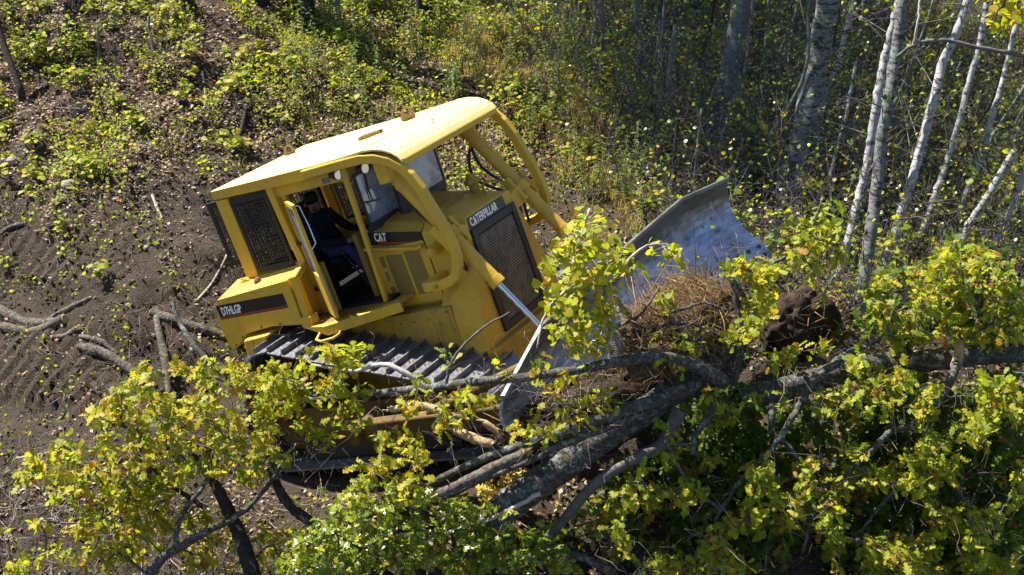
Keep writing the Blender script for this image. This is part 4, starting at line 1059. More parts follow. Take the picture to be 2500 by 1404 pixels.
def smooth_path(pts, n=8, jit=0.0):
    P = np.asarray(pts, float); m = len(P)
    if m == 2: P = np.array([P[0], (P[0] + P[1]) / 2, P[1]]); m = 3
    E0 = np.vstack([2 * P[0] - P[1], P, 2 * P[-1] - P[-2]]); out = []
    for k in range(m - 1):
        a, b, c, d = E0[k:k + 4]
        for t in np.linspace(0, 1, n, endpoint=False):
            out.append(0.5 * (2 * b + (c - a) * t + (2 * a - 5 * b + 4 * c - d) * t * t + (3 * b - a - 3 * c + d) * t ** 3))
    out = np.array(out + [P[-1]])
    if jit:
        z = rng.normal(size=out.shape) * jit; z[0] = 0; z[:, 3:] = 0
        out[:, :3] += z[:, :3]
    return out

def px_limb(pts, n=8, jit=0.0):
    """pts: (px, py, depth, radius in photo pixels) -> path, radii in metres"""
    Q = np.array([np.r_[at(a, b, d), r * d / FPX] for a, b, d, r in pts])
    Q = smooth_path(Q, n, jit)
    return Q[:, :3], np.maximum(Q[:, 3], .002)

def limb_part(name, pts, mat, parent, loc, seg=12, n=8, jit=0.0, rough=0.0, label=None):
    P, r = px_limb(pts, n, jit) if len(pts[0]) == 4 and not isinstance(pts, np.ndarray) else (pts[:, :3], pts[:, 3])
    if rough: r = r * (1 + rough * rng.normal(size=len(r)))
    V, T = tubes([(P - loc, r)], seg)
    o = np_mesh(name, V, T, MAT[mat], parent, smooth=True)
    if label: o['label'] = label
    return P

def in_poly(px, py, poly):
    poly = np.asarray(poly, float); c = np.zeros(len(px), bool); j = len(poly) - 1
    for i in range(len(poly)):
        xi, yi = poly[i]; xj, yj = poly[j]
        q = ((yi > py) != (yj > py)) & (px < (xj - xi) * (py - yi) / (yj - yi + 1e-9) + xi); c ^= q; j = i
    return c

def sample_poly(poly, n):
    poly = np.asarray(poly, float); lo, hi = poly.min(0), poly.max(0); out = np.zeros((0, 2))
    while len(out) < n:
        q = rng.uniform(lo, hi, (n * 2, 2)); out = np.vstack([out, q[in_poly(q[:, 0], q[:, 1], poly)]])
    return out[:n]

def grow(limb_pts, targets, r0=.0032):
    """attach every target to the nearest wood already grown; returns twig tubes and the direction at each target"""
    nodes = [p for p in limb_pts]; par = [-1] * len(nodes); NB = len(nodes)
    Tg = np.asarray(targets); L = np.asarray(limb_pts)
    order = np.argsort(np.min(((Tg[:, None] - L[None]) ** 2).sum(-1), axis=1))
    dirs = [None] * len(Tg); ends = [0] * len(Tg)
    cap = len(nodes) + len(Tg) * 5 + 10
    A = np.empty((cap, 3)); A[:NB] = L; cnt = NB
    for q in order:
        t = Tg[q]; dd = ((A[:cnt] - t) ** 2).sum(1); k = int(np.argmin(dd)); a = A[k]; d = math.sqrt(dd[k]); m = 4
        side = rng.normal(size=3) * d * .10; prev = k
        for i in range(1, m + 1):
            f = i / m; p = a + (t - a) * f + side * math.sin(math.pi * f) + np.array((0, 0, .10 * d * math.sin(math.pi * f)))
            A[cnt] = p; par.append(prev); prev = cnt; cnt += 1
        dirs[q] = unit(A[cnt - 1] - A[cnt - 2]); ends[q] = cnt - 1
    des = np.zeros(cnt)
    for e in ends:
        while e >= NB: des[e] += 1; e = par[e]
    paths = []
    for e in [i for i in range(NB, cnt)]:
        if (e - NB) % 4 == 3:
            idx = [e - 3, e - 2, e - 1, e]; idx = [par[e - 3]] + idx
            r = r0 * np.sqrt(np.maximum(1, des[idx])); r[0] = r[1] if idx[0] < NB else min(r[0], r[1] * 1.3)
            paths.append((A[idx], r))
    return paths, dirs

def sprays(Lv, targets, dirs, n=(5, 9), size=(.09, .13), tint=(.35, .65), spread=.10, up=1.05, brown=.05):
    """a rosette of leaves round every twig end"""
    for t, d in zip(targets, dirs):
        base = rng.uniform(*tint); k = rng.integers(*n)
        for i in range(k):
            a = rng.normal(size=3); dd = unit(d * .7 + a * .75 + np.array((0, 0, -.12)))
            p = t - d * rng.uniform(0, spread * 1.5) + rng.normal(size=3) * spread * .25
            nn = np.array((0, -.25, up)) + rng.normal(size=3) * .5
            tt = base + rng.normal() * .07
            if rng.random() < brown: tt = rng.uniform(.8, 1.0)
            Lv.add(p, dd, nn, rng.uniform(*size) * (1.25 if rng.random() < .12 else 1) * (.7 if rng.random() < .2 else 1), min(1, max(0, tt)))

# ------------------------------------------------------------------ ground cover
def scatter(n, dens, xr=(-11, 11), yr=(-5, 14)):
    """random ground points inside the picture, thinned by dens(px, py)"""
    x = rng.uniform(*xr, n); y = rng.uniform(*yr, n); z = ground_h(x, y)
    P = np.c_[x, y, z]; c = (P - CAM) @ CW; dep = -c[:, 2]
    px = 1250 + FPX * c[:, 0] / dep; py = 702 - FPX * c[:, 1] / dep
    ok = (dep > 3) & (px > -120) & (px < 2620) & (py > -80) & (py < 1480)
    keep = ok & (rng.random(n) < dens(px, py))
    mx = x * FWD[0] + y * FWD[1]; my = x * SIDE[0] + y * SIDE[1]
    keep &= ~((np.abs(mx) < 1.9) & (np.abs(my) < 1.75))
    return P[keep], px[keep], py[keep]
def sig(a): return 1 / (1 + np.exp(-np.clip(a, -30, 30)))
def patch(px, py, s, seed): return vnoise(px / s, py / s, seed)
def hill(px, py):            # leaf-littered slope above the graded dirt
    edge = 400 + 60 * np.sin(px / 140.0) + np.clip(px - 500, 0, 900) * -.0
    return sig((edge - py) / 25)
def forest(px, py): return sig((px - 1240 - (py * .55)) / 60)
def dirt(px, py): return sig((py - 420) / 40) * sig((620 - px) / 60)

P, px, py = scatter(330000, lambda a, b: np.clip(hill(a, b) * (.5 + 1.1 * (patch(a, b, 45, 21) > .36)) * (1 - .55 * forest(a, b)) + .03 + .10 * (patch(a, b, 70, 25) > .6) * (b > 400) + .10 * forest(a, b) + .35 * (b > 1150) * (patch(a, b, 80, 26) > .5), 0, 1))
Lv = Leaves(); k = len(P)
nr = rng.normal(size=(k, 3)) * .45 + np.array((0, 0, 1)); dr = rng.normal(size=(k, 3)); dr[:, 2] *= .3
Lv.p = list(P + np.array((0, 0, .012)) + rng.normal(size=(k, 3)) * .012); Lv.d = list(dr); Lv.n = list(nr); Lv.s = list(rng.uniform(.035, .085, k))
tt = rng.beta(2.4, 1.8, k) * .88; tt[rng.random(k) < .06] = .95; tt[rng.random(k) < .03] = 1.0; Lv.t = list(tt)
o = Lv.mesh('leaf_litter', LIT, 'litter', None, (0, 0, 0)); tag(o, 'brown and tan dead leaves littering the cleared slope', 'leaf litter')

P, px, py = scatter(240000, lambda a, b: np.clip(hill(a, b) * (patch(a, b, 65, 23) > .52) * (.3 + .5 * (patch(a, b, 210, 29) > .5) + .4 * (a > 700)) + .22 * (patch(a, b, 60, 24) > .58) * (b > 400) + .12 * forest(a, b) + .22 * (a > 700) * (b < 500) * (a < 1650), 0, 1))
Lv = Leaves(); k = len(P); Lv.p = list(P + np.c_[np.zeros((k, 2)), rng.uniform(.01, .20, k)]); Lv.d = list(rng.normal(size=(k, 3))); Lv.n = list(rng.normal(size=(k, 3)) * .5 + np.array((0, 0, 1))); Lv.s = list(rng.uniform(.02, .058, k)); Lv.t = list(np.clip(rng.beta(2, 2, k) * .75 + .1, 0, 1))
o = Lv.mesh('ground_cover', RND_LO, 'leaf', None, (0, 0, 0)); tag(o, 'small green and yellow ground cover leaves on the slope', 'ground cover')
# clods and small stones on the dirt
P, px, py = scatter(60000, lambda a, b: np.clip((.85 * dirt(a, b) + .45 * (b > 1100)) * (patch(a, b, 60, 63) > .45) + .08, 0, 1))
CL = np.array([(0, 0, .6), (.5, .1, .1), (.1, .55, 0), (-.5, .15, .1), (-.1, -.5, .05), (0, 0, -.5)], np.float32); CT = np.array([(0, 1, 2), (0, 2, 3), (0, 3, 4), (0, 4, 1), (5, 2, 1), (5, 3, 2), (5, 4, 3), (5, 1, 4)])
Lv = Leaves(); k = len(P); Lv.p = list(P); Lv.d = list(rng.normal(size=(k, 3))); Lv.n = list(rng.normal(size=(k, 3)) + np.array((0, 0, 1))); Lv.s = list(.014 + .075 * rng.random(k) ** 6); Lv.t = list(rng.random(k))
MAT['clod'] = tint_mat('soil clod', [(0, (.030, .023, .018)), (.7, (.075, .057, .044)), (1, (.13, .10, .08))], trans=0, rough=.95, spec=.1)
o = Lv.mesh('soil_clods', [(CL, CT)], 'clod', None, (0, 0, 0)); tag(o, 'loose clods and pebbles of brown soil on the graded dirt', 'soil')

# fine dead twigs lying about
P, px, py = scatter(16000, lambda a, b: np.clip(.35 + .3 * (b > 1100) + .25 * forest(a, b), 0, 1))
paths = []
for p in P[:8500]:
    a = rng.uniform(0, 2 * np.pi); L = rng.uniform(.1, .55); d = np.array((math.cos(a), math.sin(a), rng.uniform(-.05, .25))); s_ = rng.normal(size=3) * L * .12
    paths.append((np.array([p, p + d * L * .35 + s_, p + d * L * .7 - s_ * .5, p + d * L]) + np.array((0, 0, .02)), np.array((1, .9, .7, .3)) * rng.uniform(.0025, .006)))
V, T = tubes(paths, 4); o = np_mesh('fallen_twigs', V, T, MAT['litter_twig']); tag(o, 'thin pale dead twigs strewn over the ground', 'twigs', kind='stuff')

def debris(name, n, dens, lab, L0, L1, r0, r1, mat):
    P, px, py = scatter(n, dens); paths = []
    for p in P:
        a = rng.uniform(0, 2 * np.pi); L = rng.uniform(L0, L1); d = np.array((math.cos(a), math.sin(a), rng.uniform(-.05, .22))); q = [p + np.array((0, 0, .015))]
        for k in range(5): d = unit(d + rng.normal(size=3) * np.array((.35, .35, .18))); q.append(q[-1] + d * L / 5)
        q = np.array(q); q[:, 2] = np.maximum(q[:, 2], base_h(q[:, 0], q[:, 1]) - .02); paths.append((q, np.array((1, .95, .85, .7, .5, .25)) * rng.uniform(r0, r1)))
        if rng.random() < .5: k = rng.integers(1, 4); e = q[k] + unit(d + rng.normal(size=3) * .8) * L * .3; paths.append((np.array([q[k], (q[k] + e) / 2 + rng.normal(size=3) * .02, e]), np.array((.7, .5, .2)) * r0))
    V, T = tubes(paths, 5); o = np_mesh(name, V, T, MAT[mat]); tag(o, lab, 'twigs', kind='stuff')
debris('slash_twigs', 42000, lambda a, b: np.clip(.5 * (b > 1090) * (a < 950) * (patch(a, b, 120, 61) > .3), 0, 1), 'branchy slash and dead twigs covering the dirt at lower left', .25, .9, .0025, .007, 'slash')
debris('torn_roots', 36000, lambda a, b: np.clip(.40 * dirt(a, b) * (b < 960) * (patch(a, b, 90, 62) > .45) + .22 * (hill(a, b) > .5) * (a < 1000), 0, 1), 'torn roots and twigs mixed into the graded dirt and litter', .15, .7, .002, .0055, 'slash')
# dry and green grass
def blades(P, n, h, lean, tlo, thi):
    k = len(P) * n; B = np.repeat(P, n, 0) + rng.normal(size=(k, 3)) * np.array((.05, .05, 0)); H = rng.uniform(.5, 1, k) * h; W = rng.uniform(.003, .006, k)
    a = rng.uniform(0, 2 * np.pi, k); d = np.c_[np.cos(a), np.sin(a), np.zeros(k)]; s_ = np.c_[-np.sin(a), np.cos(a), np.zeros(k)]; l = rng.uniform(.1, lean, k)[:, None]
    m = B + d * l * H[:, None] * .4 + np.array((0, 0, .6)) * H[:, None]; t = B + d * l * H[:, None] + np.array((0, 0, .85)) * H[:, None]
    V = np.stack([B - s_ * W[:, None], B + s_ * W[:, None], m - s_ * W[:, None] * .8, m + s_ * W[:, None] * .8, t], 1).reshape(-1, 3)
    T = (np.array([(0, 1, 3), (0, 3, 2), (2, 3, 4)])[None] + (np.arange(k) * 5)[:, None, None]).reshape(-1, 3)
    return V, T, np.repeat(rng.uniform(tlo, thi, k), 5)
STRAW = [(1130, 20), (1260, 30), (1420, 230), (1560, 480), (1600, 560), (1400, 640), (1360, 430), (1230, 250), (1060, 200)]
P, px, py = scatter(32000, lambda a, b: np.clip(in_poly(a, b, STRAW) * (patch(a, b, 70, 31) > .3) * .95 + .03 * (a > 700) * (b < 500), 0, 1))
V, T, t = blades(P, 7, .36, 1.0, .25, .85); o = np_mesh('dry_grass', V, T, MAT['straw'], tint=t); tag(o, 'tan dry grass growing beyond the bulldozer canopy', 'grass', kind='stuff')
P, px, py = scatter(7000, lambda a, b: np.clip(.5 * (patch(a, b, 110, 33) > .6) * (hill(a, b) * .9 + .12) + .35 * forest(a, b) * (patch(a, b, 60, 37) > .6), 0, 1))
V, T, t = blades(P, 6, .24, 1.2, .9, 1.0); o = np_mesh('green_grass', V, T, MAT['straw'], tint=t); tag(o, 'short green grass tufts among the litter on the slope', 'grass', kind='stuff')

# small leafy plants: individuals copied from a few kinds
def seedling(kind):
    """returns (stem paths, Leaves) around the origin"""
    L = Leaves(); st = []
    if kind == 'basswood':
        for i in range(rng.integers(2, 5)):
            a = rng.uniform(0, 6.28); top = np.array((math.cos(a) * .12, math.sin(a) * .12, rng.uniform(.12, .34)))
            st.append((np.array([(0, 0, -.02), top * .5 + np.array((0, 0, .04)), top]), .0035))
            for j in range(rng.integers(3, 6)):
                b = rng.uniform(0, 6.28); d = np.array((math.cos(b), math.sin(b), -.15)); L.add(top * rng.uniform(.55, 1) + d * .02, d, np.array((0, 0, 1)) + rng.normal(size=3) * .4, rng.uniform(.06, .12), rng.uniform(.25, .8))
        return st, L, RND_LO
    if kind == 'weed':
        for i in range(rng.integers(1, 4)):
            h = rng.uniform(.45, .95); a = rng.uniform(0, 6.28); l = rng.uniform(0, .22); b0 = rng.normal(size=3) * np.array((.06, .06, 0))
            ln = b0 + np.array((math.cos(a) * l, math.sin(a) * l, h)); st.append((np.array([b0, b0 * .5 + ln * .5 + np.array((0, 0, .03)), ln]), np.array((.005, .004, .002))))
            for z in np.linspace(.15, 1, int(h * 34)):
                b = rng.uniform(0, 6.28); d = np.array((math.cos(b), math.sin(b), .35 - z * .2)); L.add(b0 + (ln - b0) * z, d, np.array((0, 0, 1)) + rng.normal(size=3) * .3, rng.uniform(.06, .13) * (1.1 - .4 * z), rng.uniform(.3, .95))
        return st, L, LAN_LO
    if kind == 'bush':
        for i in range(rng.integers(5, 9)):
            a = rng.uniform(0, 6.28); l = rng.uniform(.1, .45); top = np.array((math.cos(a) * l, math.sin(a) * l, rng.uniform(.3, .75)))
            st.append((np.array([(0, 0, -.02), top * .5 + np.array((0, 0, .06)), top]), np.array((.008, .005, .003))))
            for j in range(rng.integers(8, 14)):
                b = rng.uniform(0, 6.28); d = np.array((math.cos(b), math.sin(b), rng.uniform(-.4, .3))); L.add(top * rng.uniform(.45, 1.05) + rng.normal(size=3) * .05, d, np.array((0, 0, 1)) + rng.normal(size=3) * .5, rng.uniform(.05, .09), rng.uniform(.15, .8))
        return st, L, RND_LO
def plant_kind(kind, name, n, mat):
    out = []
    for i in range(n):
        st, L, shp = seedling(kind)
        V, T = tubes(st, 4); a = np_mesh('stem', V, T, MAT['twig']); b = L.mesh('foliage', shp, mat, None, (0, 0, 0), kind=None)
        out.append((a.data, b.data)); bpy.data.objects.remove(a); bpy.data.objects.remove(b)
    return out
MARKS = [(130, 190, 'the dark curved stick'), (178, 80, 'the rotten stump'), (460, 30, 'the stump at the top edge'), (30, 130, 'the leaning pole'), (370, 110, 'the short leafless sapling'), (238, 150, 'the thin bare sapling'),
         (172, 478, 'the grey stone on the dirt'), (30, 410, 'the rounded stone at the left edge'), (600, 300, 'the curved stick above the cab'), (500, 240, 'the pale standing stick'), (840, 200, 'the twin-stemmed sapling'), (290, 140, 'the small pale stone'),
         (520, 440, 'the rear roof corner'), (980, 270, 'the canopy roof'), (1290, 340, 'the far brush guard'), (1400, 560, 'the far lift cylinder'), (1190, 120, 'the top of the dry grass'), (1450, 330, 'the dry grass'), (1470, 150, 'the mossy forked sapling'), (1580, 150, 'the bent dark sapling'),
         (1640, 380, 'the lichen-covered sapling'), (1770, 220, 'the dark trunk'), (1950, 280, 'the thick grey aspen'), (1700, 470, 'the top of the blade'), (2110, 420, 'the white birch beside the grey tree'), (2150, 300, 'the slender grey-barked tree'), (2260, 330, 'the curving white birch'), (2330, 330, 'the fourth birch'), (2410, 330, 'the patchy birch'), (2380, 540, 'the strongly leaning birch'), (2450, 620, 'the rightmost birch'), (600, 90, 'the top edge, left of the canopy'), (1000, 60, 'the top edge above the canopy'), (380, 330, 'the littered bank'), (320, 620, 'the bare graded dirt'), (2040, 330, 'the thin birch pole')]
def where(p):
    a, b, _ = proj(p); m = min(MARKS, key=lambda q: (q[0] - a) ** 2 + (q[1] - b) ** 2); dx, dy = a - m[0], b - m[1]
    if dx * dx + dy * dy < 30 ** 2: return 'right beside ' + m[2]
    far = 'just ' if dx * dx + dy * dy < 60 ** 2 else ('a little ' if dx * dx + dy * dy < 100 ** 2 else 'well ')
    if abs(dx) > 2 * abs(dy): return far + ('right of ' if dx > 0 else 'left of ') + m[2]
    if abs(dy) > 2 * abs(dx): return far + ('below ' if dy > 0 else 'above ') + m[2]
    return far + ('below' if dy > 0 else 'above') + (' and right of ' if dx > 0 else ' and left of ') + m[2]
def plant(name, protos, p, label, cat, group, scale=1.0):
    r = empty(name, p); r.rotation_euler = (rng.normal() * .08, rng.normal() * .08, rng.uniform(0, 6.28)); r.scale = (scale,) * 3
    tag(r, label + ' ' + where(p), cat, group)
    A, B = protos[rng.integers(len(protos))]
    link(bpy.data.objects.new('stem', A), r); f = bpy.data.objects.new('foliage', B); link(f, r)
BAS = plant_kind('basswood', 'leafy_seedling', 8, 'leaf'); WEE = plant_kind('weed', 'weed', 8, 'weed'); BUS = plant_kind('bush', 'bush', 8, 'leaf')
def spread(n, dens, maxn, mind):
    P, px, py = scatter(n, dens); keep = []
    for p in P:
        if len(keep) >= maxn: break
        if all((p[0] - q[0]) ** 2 + (p[1] - q[1]) ** 2 > mind * mind for q in keep): keep.append(p)
    return keep
for p in spread(6000, lambda a, b: np.clip(hill(a, b) * (patch(a, b, 75, 41) > .52) * (a < 1000) * .9 + .10 * (b > 380) * (b < 760) * (a < 620), 0, 1), 290, .10):
    plant('leafy_seedling', BAS, p, 'broad-leaved seedling', 'seedling', 'broad-leaved seedlings on the slope', rng.uniform(.5, 1.1))
WZ = [(700, -60), (1280, -60), (1500, 220), (1640, 520), (1560, 700), (1380, 640), (1230, 250), (960, 260), (720, 330)]
for p in spread(6000, lambda a, b: np.clip(in_poly(a, b, WZ) * (patch(a, b, 80, 43) > .36) * .9, 0, 1), 190, .16):
    plant('weed', WEE, p, 'upright narrow-leaved weed', 'weed', 'narrow-leaved weeds behind the bulldozer', rng.uniform(.7, 1.15))
for p in spread(3000, lambda a, b: np.clip(.8 * ((a < 260) & (b < 220)) + .5 * ((a > 560) & (a < 1200) & (b < 120)) + .35 * ((a > 1200) & (b < 420) & (a < 1800)), 0, 1), 70, .3):
    plant('bush', BUS, p, 'low green shrub', 'shrub', 'low shrubs on the upper slope', rng.uniform(.7, 1.2))
for p in spread(4000, lambda a, b: np.clip(.6 * forest(a, b) * (b < 800) * (patch(a, b, 90, 47) > .45), 0, 1), 70, .35):
    plant('undergrowth_shrub', BUS, p, 'shaded green shrub', 'shrub', 'undergrowth shrubs beneath the birches', rng.uniform(.8, 1.5))

# ------------------------------------------------------------------ standing trees
CANOPY = Leaves()
def standing(name, pts, mat, label, cat='tree', group=None, height=8.0, twigs=14, leaves=60, crown=0, tint=(.3, .75), lsize=(.045, .07), seg=10, crown_r=1.6):
    P, r = px_limb(pts, 6, .006)
    if mat == 'birch': r = r * .9
    if name == 'birch_tree' and mat == 'aspen': r = r * .85
    P = P[::-1]; r = r[::-1]                              # from the base upward
    g = P[0].copy(); gz = float(ground_h(g[0], g[1]))
    if g[2] > gz + .02:                                   # carry the trunk down to the ground, and above the picture
        dn = unit(P[0] - P[3]); dn = dn / max(.2, -dn[2]) if dn[2] < 0 else np.array((0, 0, -1.0))
        q = g + dn * (g[2] - gz)
        for _ in range(4): q = g + dn * max(0, g[2] - float(ground_h(q[0], q[1])) + .08)
        P = np.vstack([q, P]); r = np.r_[r[0] * 1.12, r]
    P[0, 2] -= .05
    top = P[-1]; h = top[2] - P[0, 2]
    if h < height and pts[0][1] < 30:
        up = unit(P[-1] - P[-6]) + np.array((0, 0, .35)); up = unit(up); n = 6; L = height - h
        ext = np.array([top + up * L * (i + 1) / n + rng.normal(size=3) * .06 for i in range(n)])
        P = np.vstack([P, ext]); r = np.r_[r, np.linspace(r[-1] * .92, r[-1] * .35, n)]
    loc = P[0].copy(); t = empty(name, loc); tag(t, label, cat, group)
    V, T = tubes([(P - loc, r)], seg); np_mesh('trunk', V, T, MAT[mat], t, smooth=True)
    paths = []; Lv = Leaves()
    for i in range(twigs):
        k = rng.integers(2, len(P) - 1) if not crown else rng.integers(max(2, len(P) // 5), len(P)); a = rng.uniform(0, 6.28); L = rng.uniform(.25, .8) * (1.0 if r[k] < .06 else 1.4)
        d = np.array((math.cos(a), math.sin(a), rng.uniform(.0, 1.0))); s_ = rng.normal(size=3) * .12
        q = np.array([P[k], P[k] + d * L * .35 + s_ * .5, P[k] + d * L * .7 + s_, P[k] + d * L + s_ * .6 + np.array((0, 0, .08))]); rr = max(.0025, min(.010, r[k] * .16))
        paths.append((q, np.array((rr, rr * .8, rr * .5, .002))))
        for j in range(3):
            f = rng.uniform(.4, 1); b = q[1] + (q[3] - q[1]) * f; e = b + rng.normal(size=3) * .22 + np.array((0, 0, .05)); paths.append((np.array([b, (b + e) / 2 + rng.normal(size=3) * .02, e]), np.array((rr * .4, rr * .3, .0012))))
            for _ in range(max(0, int(leaves / max(1, twigs) / 3 + rng.random()))):
                p = b + (e - b) * rng.uniform(.2, 1.1); dd = rng.normal(size=3); dd[2] -= .3; Lv.add(p, dd, np.array((0, 0, .6)) + rng.normal(size=3) * .7, rng.uniform(*lsize) * .85, np.clip(rng.uniform(*tint) - .08, 0, 1))
    if paths:
        V, T = tubes(paths, 4); o = np_mesh('twigs', V - loc, T, MAT['twig'], t); o['kind'] = 'stuff'
    if crown:
        tp = P[len(P) // 2:]
        for i in range(crown):
            c = tp[rng.integers(len(tp))] + rng.normal(size=3) * np.array((crown_r, crown_r, .9)) * .6 + np.array((0, 0, .5))
            cc = (c - CAM) @ CW
            if -cc[2] > 0 and 702 - FPX * cc[1] / -cc[2] > -60: continue      # this tree's boughs all start above the picture
            for _ in range(9):
                Lv.add(c + rng.normal(size=3) * .22, rng.normal(size=3), np.array((0, 0, .7)) + rng.normal(size=3) * .6, rng.uniform(.06, .1), rng.uniform(*tint))
    if Lv.p:
        Lv.mesh('crown', RND_LO, 'leaf_gloss', t, loc)
    return t
standing('aspen_tree', [(2026, -20, 19.6, 28), (2004, 110, 19.6, 28), (1976, 245, 19.5, 29), (1948, 350, 19.4, 30), (1922, 440, 19.3, 31), (1908, 540, 19.2, 36)], 'aspen', 'thick grey aspen trunk with dark scarred bark behind the blade', height=11, twigs=26, leaves=90, crown=170, seg=16, crown_r=2.6)
standing('dark_trunk_tree', [(1814, -20, 21.2, 23), (1794, 100, 21.1, 24), (1776, 210, 21.0, 24), (1755, 330, 20.9, 25), (1736, 440, 20.8, 28)], 'grey_bark', 'dark straight trunk in deep shade left of the thick grey aspen', height=11, twigs=40, leaves=140, crown=190, seg=14, crown_r=2.6)
standing('birch_tree', [(2206, -20, 16.9, 16), (2190, 110, 16.9, 16), (2168, 240, 16.8, 17), (2148, 380, 16.8, 17), (2132, 520, 16.7, 18), (2112, 660, 16.6, 19), (2092, 800, 16.5, 21)], 'aspen', 'slender grey-barked tree standing nearest, right of the white birch pair', height=8, twigs=16, leaves=60, crown=60)
standing('birch_tree', [(2196, -20, 17.6, 9), (2178, 70, 17.6, 10), (2158, 150, 17.6, 11), (2142, 240, 17.5, 12), (2128, 330, 17.5, 12), (2112, 420, 17.5, 11), (2092, 500, 17.4, 11), (2070, 590, 17.3, 12), (2045, 670, 17.3, 12), (2022, 750, 17.2, 13)], 'birch', 'white birch stem just left of the slender grey-barked tree', height=8, twigs=14, leaves=60, crown=60)
standing('birch_tree', [(2368, -20, 17.8, 11), (2340, 70, 17.8, 12), (2300, 160, 17.8, 12), (2278, 250, 17.7, 13), (2256, 330, 17.7, 13), (2232, 420, 17.6, 13), (2208, 490, 17.5, 13), (2178, 590, 17.4, 14), (2148, 680, 17.3, 15), (2125, 750, 17.3, 16)], 'birch', 'curving white birch with peeling bark right of the slender grey-barked tree', height=8, twigs=18, leaves=80, crown=60)
standing('birch_tree', [(2412, -20, 19.0, 7), (2395, 90, 19.0, 8), (2370, 190, 19.0, 8), (2340, 300, 18.9, 8), (2318, 380, 18.9, 8), (2290, 460, 18.8, 9), (2262, 540, 18.7, 9), (2240, 590, 18.6, 9)], 'birch', 'thin white birch leaning right, fourth from the blade', height=8, twigs=14, leaves=80, crown=40)
standing('birch_tree', [(2480, 60, 19.6, 7), (2452, 180, 19.6, 7), (2420, 290, 19.5, 8), (2398, 380, 19.5, 8), (2360, 470, 19.4, 8), (2325, 570, 19.3, 9), (2300, 630, 19.2, 9)], 'birch', 'thin patchy birch behind yellow leaves near the right edge', height=8, twigs=14, leaves=90)
standing('birch_tree', [(2475, 370, 18.2, 9), (2440, 430, 18.2, 10), (2400, 500, 18.1, 10), (2360, 560, 18.1, 11), (2325, 650, 18.0, 11), (2300, 700, 18.0, 12)], 'birch', 'grey-white birch leaning strongly, low near the right edge', height=6, twigs=14, leaves=60)
standing('birch_tree', [(2512, 400, 17.8, 9), (2470, 510, 17.8, 9), (2440, 570, 17.7, 9), (2405, 650, 17.7, 10), (2375, 740, 17.6, 10)], 'birch', 'rightmost white birch leaning out of the picture', height=6, twigs=14, leaves=60)
standing('birch_tree', [(2088, -20, 21.5, 6), (2065, 80, 21.5, 7), (2042, 160, 21.4, 7), (2015, 230, 21.4, 7), (1995, 330, 21.3, 8)], 'birch', 'thin birch stem rising just right of the thick grey aspen', height=8, twigs=12, leaves=60, crown=40)
standing('birch_tree', [(2090, 150, 20.8, 4), (2070, 260, 20.8, 5), (2050, 340, 20.7, 5), (2030, 420, 20.6, 6)], 'birch', 'thin short birch pole between the aspen and the white birch pair', height=5, twigs=10, leaves=50)
standing('birch_tree', [(1702, -20, 24.5, 6), (1690, 70, 24.5, 7), (1668, 140, 24.4, 7), (1655, 220, 24.3, 8)], 'aspen', 'thin pale stem far back, left of the dark trunk', height=8, twigs=12, leaves=60, crown=60)
THIN = [([(1462, -20, 22, 7), (1475, 80, 22, 8), (1466, 180, 21.9, 8), (1472, 300, 21.8, 9)], 'mossy dark sapling stem forking at the edge of the weeds'),
        ([(1552, -20, 22.6, 8), (1562, 120, 22.6, 9), (1578, 230, 22.5, 9), (1590, 330, 22.4, 10)], 'dark sapling with a bend, right of the mossy forked one'),
        ([(1612, 50, 21.5, 4), (1600, 180, 21.4, 5), (1596, 330, 21.3, 5), (1594, 470, 21.2, 6)], 'very thin dark pole left of the lichen-covered sapling'),
        ([(1650, 60, 20.6, 6), (1635, 170, 20.5, 7), (1634, 260, 20.4, 8), (1642, 400, 20.3, 8), (1644, 500, 20.2, 9)], 'straight lichen-covered sapling rising behind the blade top'),
        ([(820, -20, 23.4, 6), (832, 90, 23.4, 6), (845, 200, 23.3, 7), (838, 310, 23.2, 7)], 'twin-stemmed bare sapling rising behind the canopy roof'),
        ([(362, 40, 22.2, 3), (372, 110, 22.2, 4), (380, 160, 22.1, 4)], 'short leafless sapling on the littered slope at upper left'),
        ([(238, 60, 22.0, 2.5), (240, 130, 22.0, 3), (236, 230, 21.9, 3)], 'thin bare sapling among yellow seedlings at upper left'),
        ([(1720, 120, 23, 4), (1712, 240, 22.9, 5), (1715, 380, 22.8, 5)], 'thin dark stem close to the left of the dark trunk'),
        ([(1880, -20, 23.5, 5), (1868, 120, 23.5, 5), (1850, 260, 23.4, 6)], 'thin shaded stem between the dark trunk and the thick aspen'),
        ([(1330, -20, 25.5, 6), (1336, 70, 25.5, 7), (1328, 150, 25.4, 7)], 'shaded stem at the top edge above the dry grass'),
        ([(1400, -20, 24.5, 5), (1395, 80, 24.5, 5), (1405, 200, 24.4, 6)], 'thin stem at the top edge between shaded weeds')]
for i, (pts, lab) in enumerate(THIN):
    hi_ = pts[0][1] < 0 and pts[0][0] > 1300
    standing('sapling', pts, 'mossy', lab, 'sapling', None, height=9 if hi_ else 3.5, twigs=22, leaves=70 if pts[0][0] > 1000 else 4, crown=150 if hi_ else 0, crown_r=2.4)

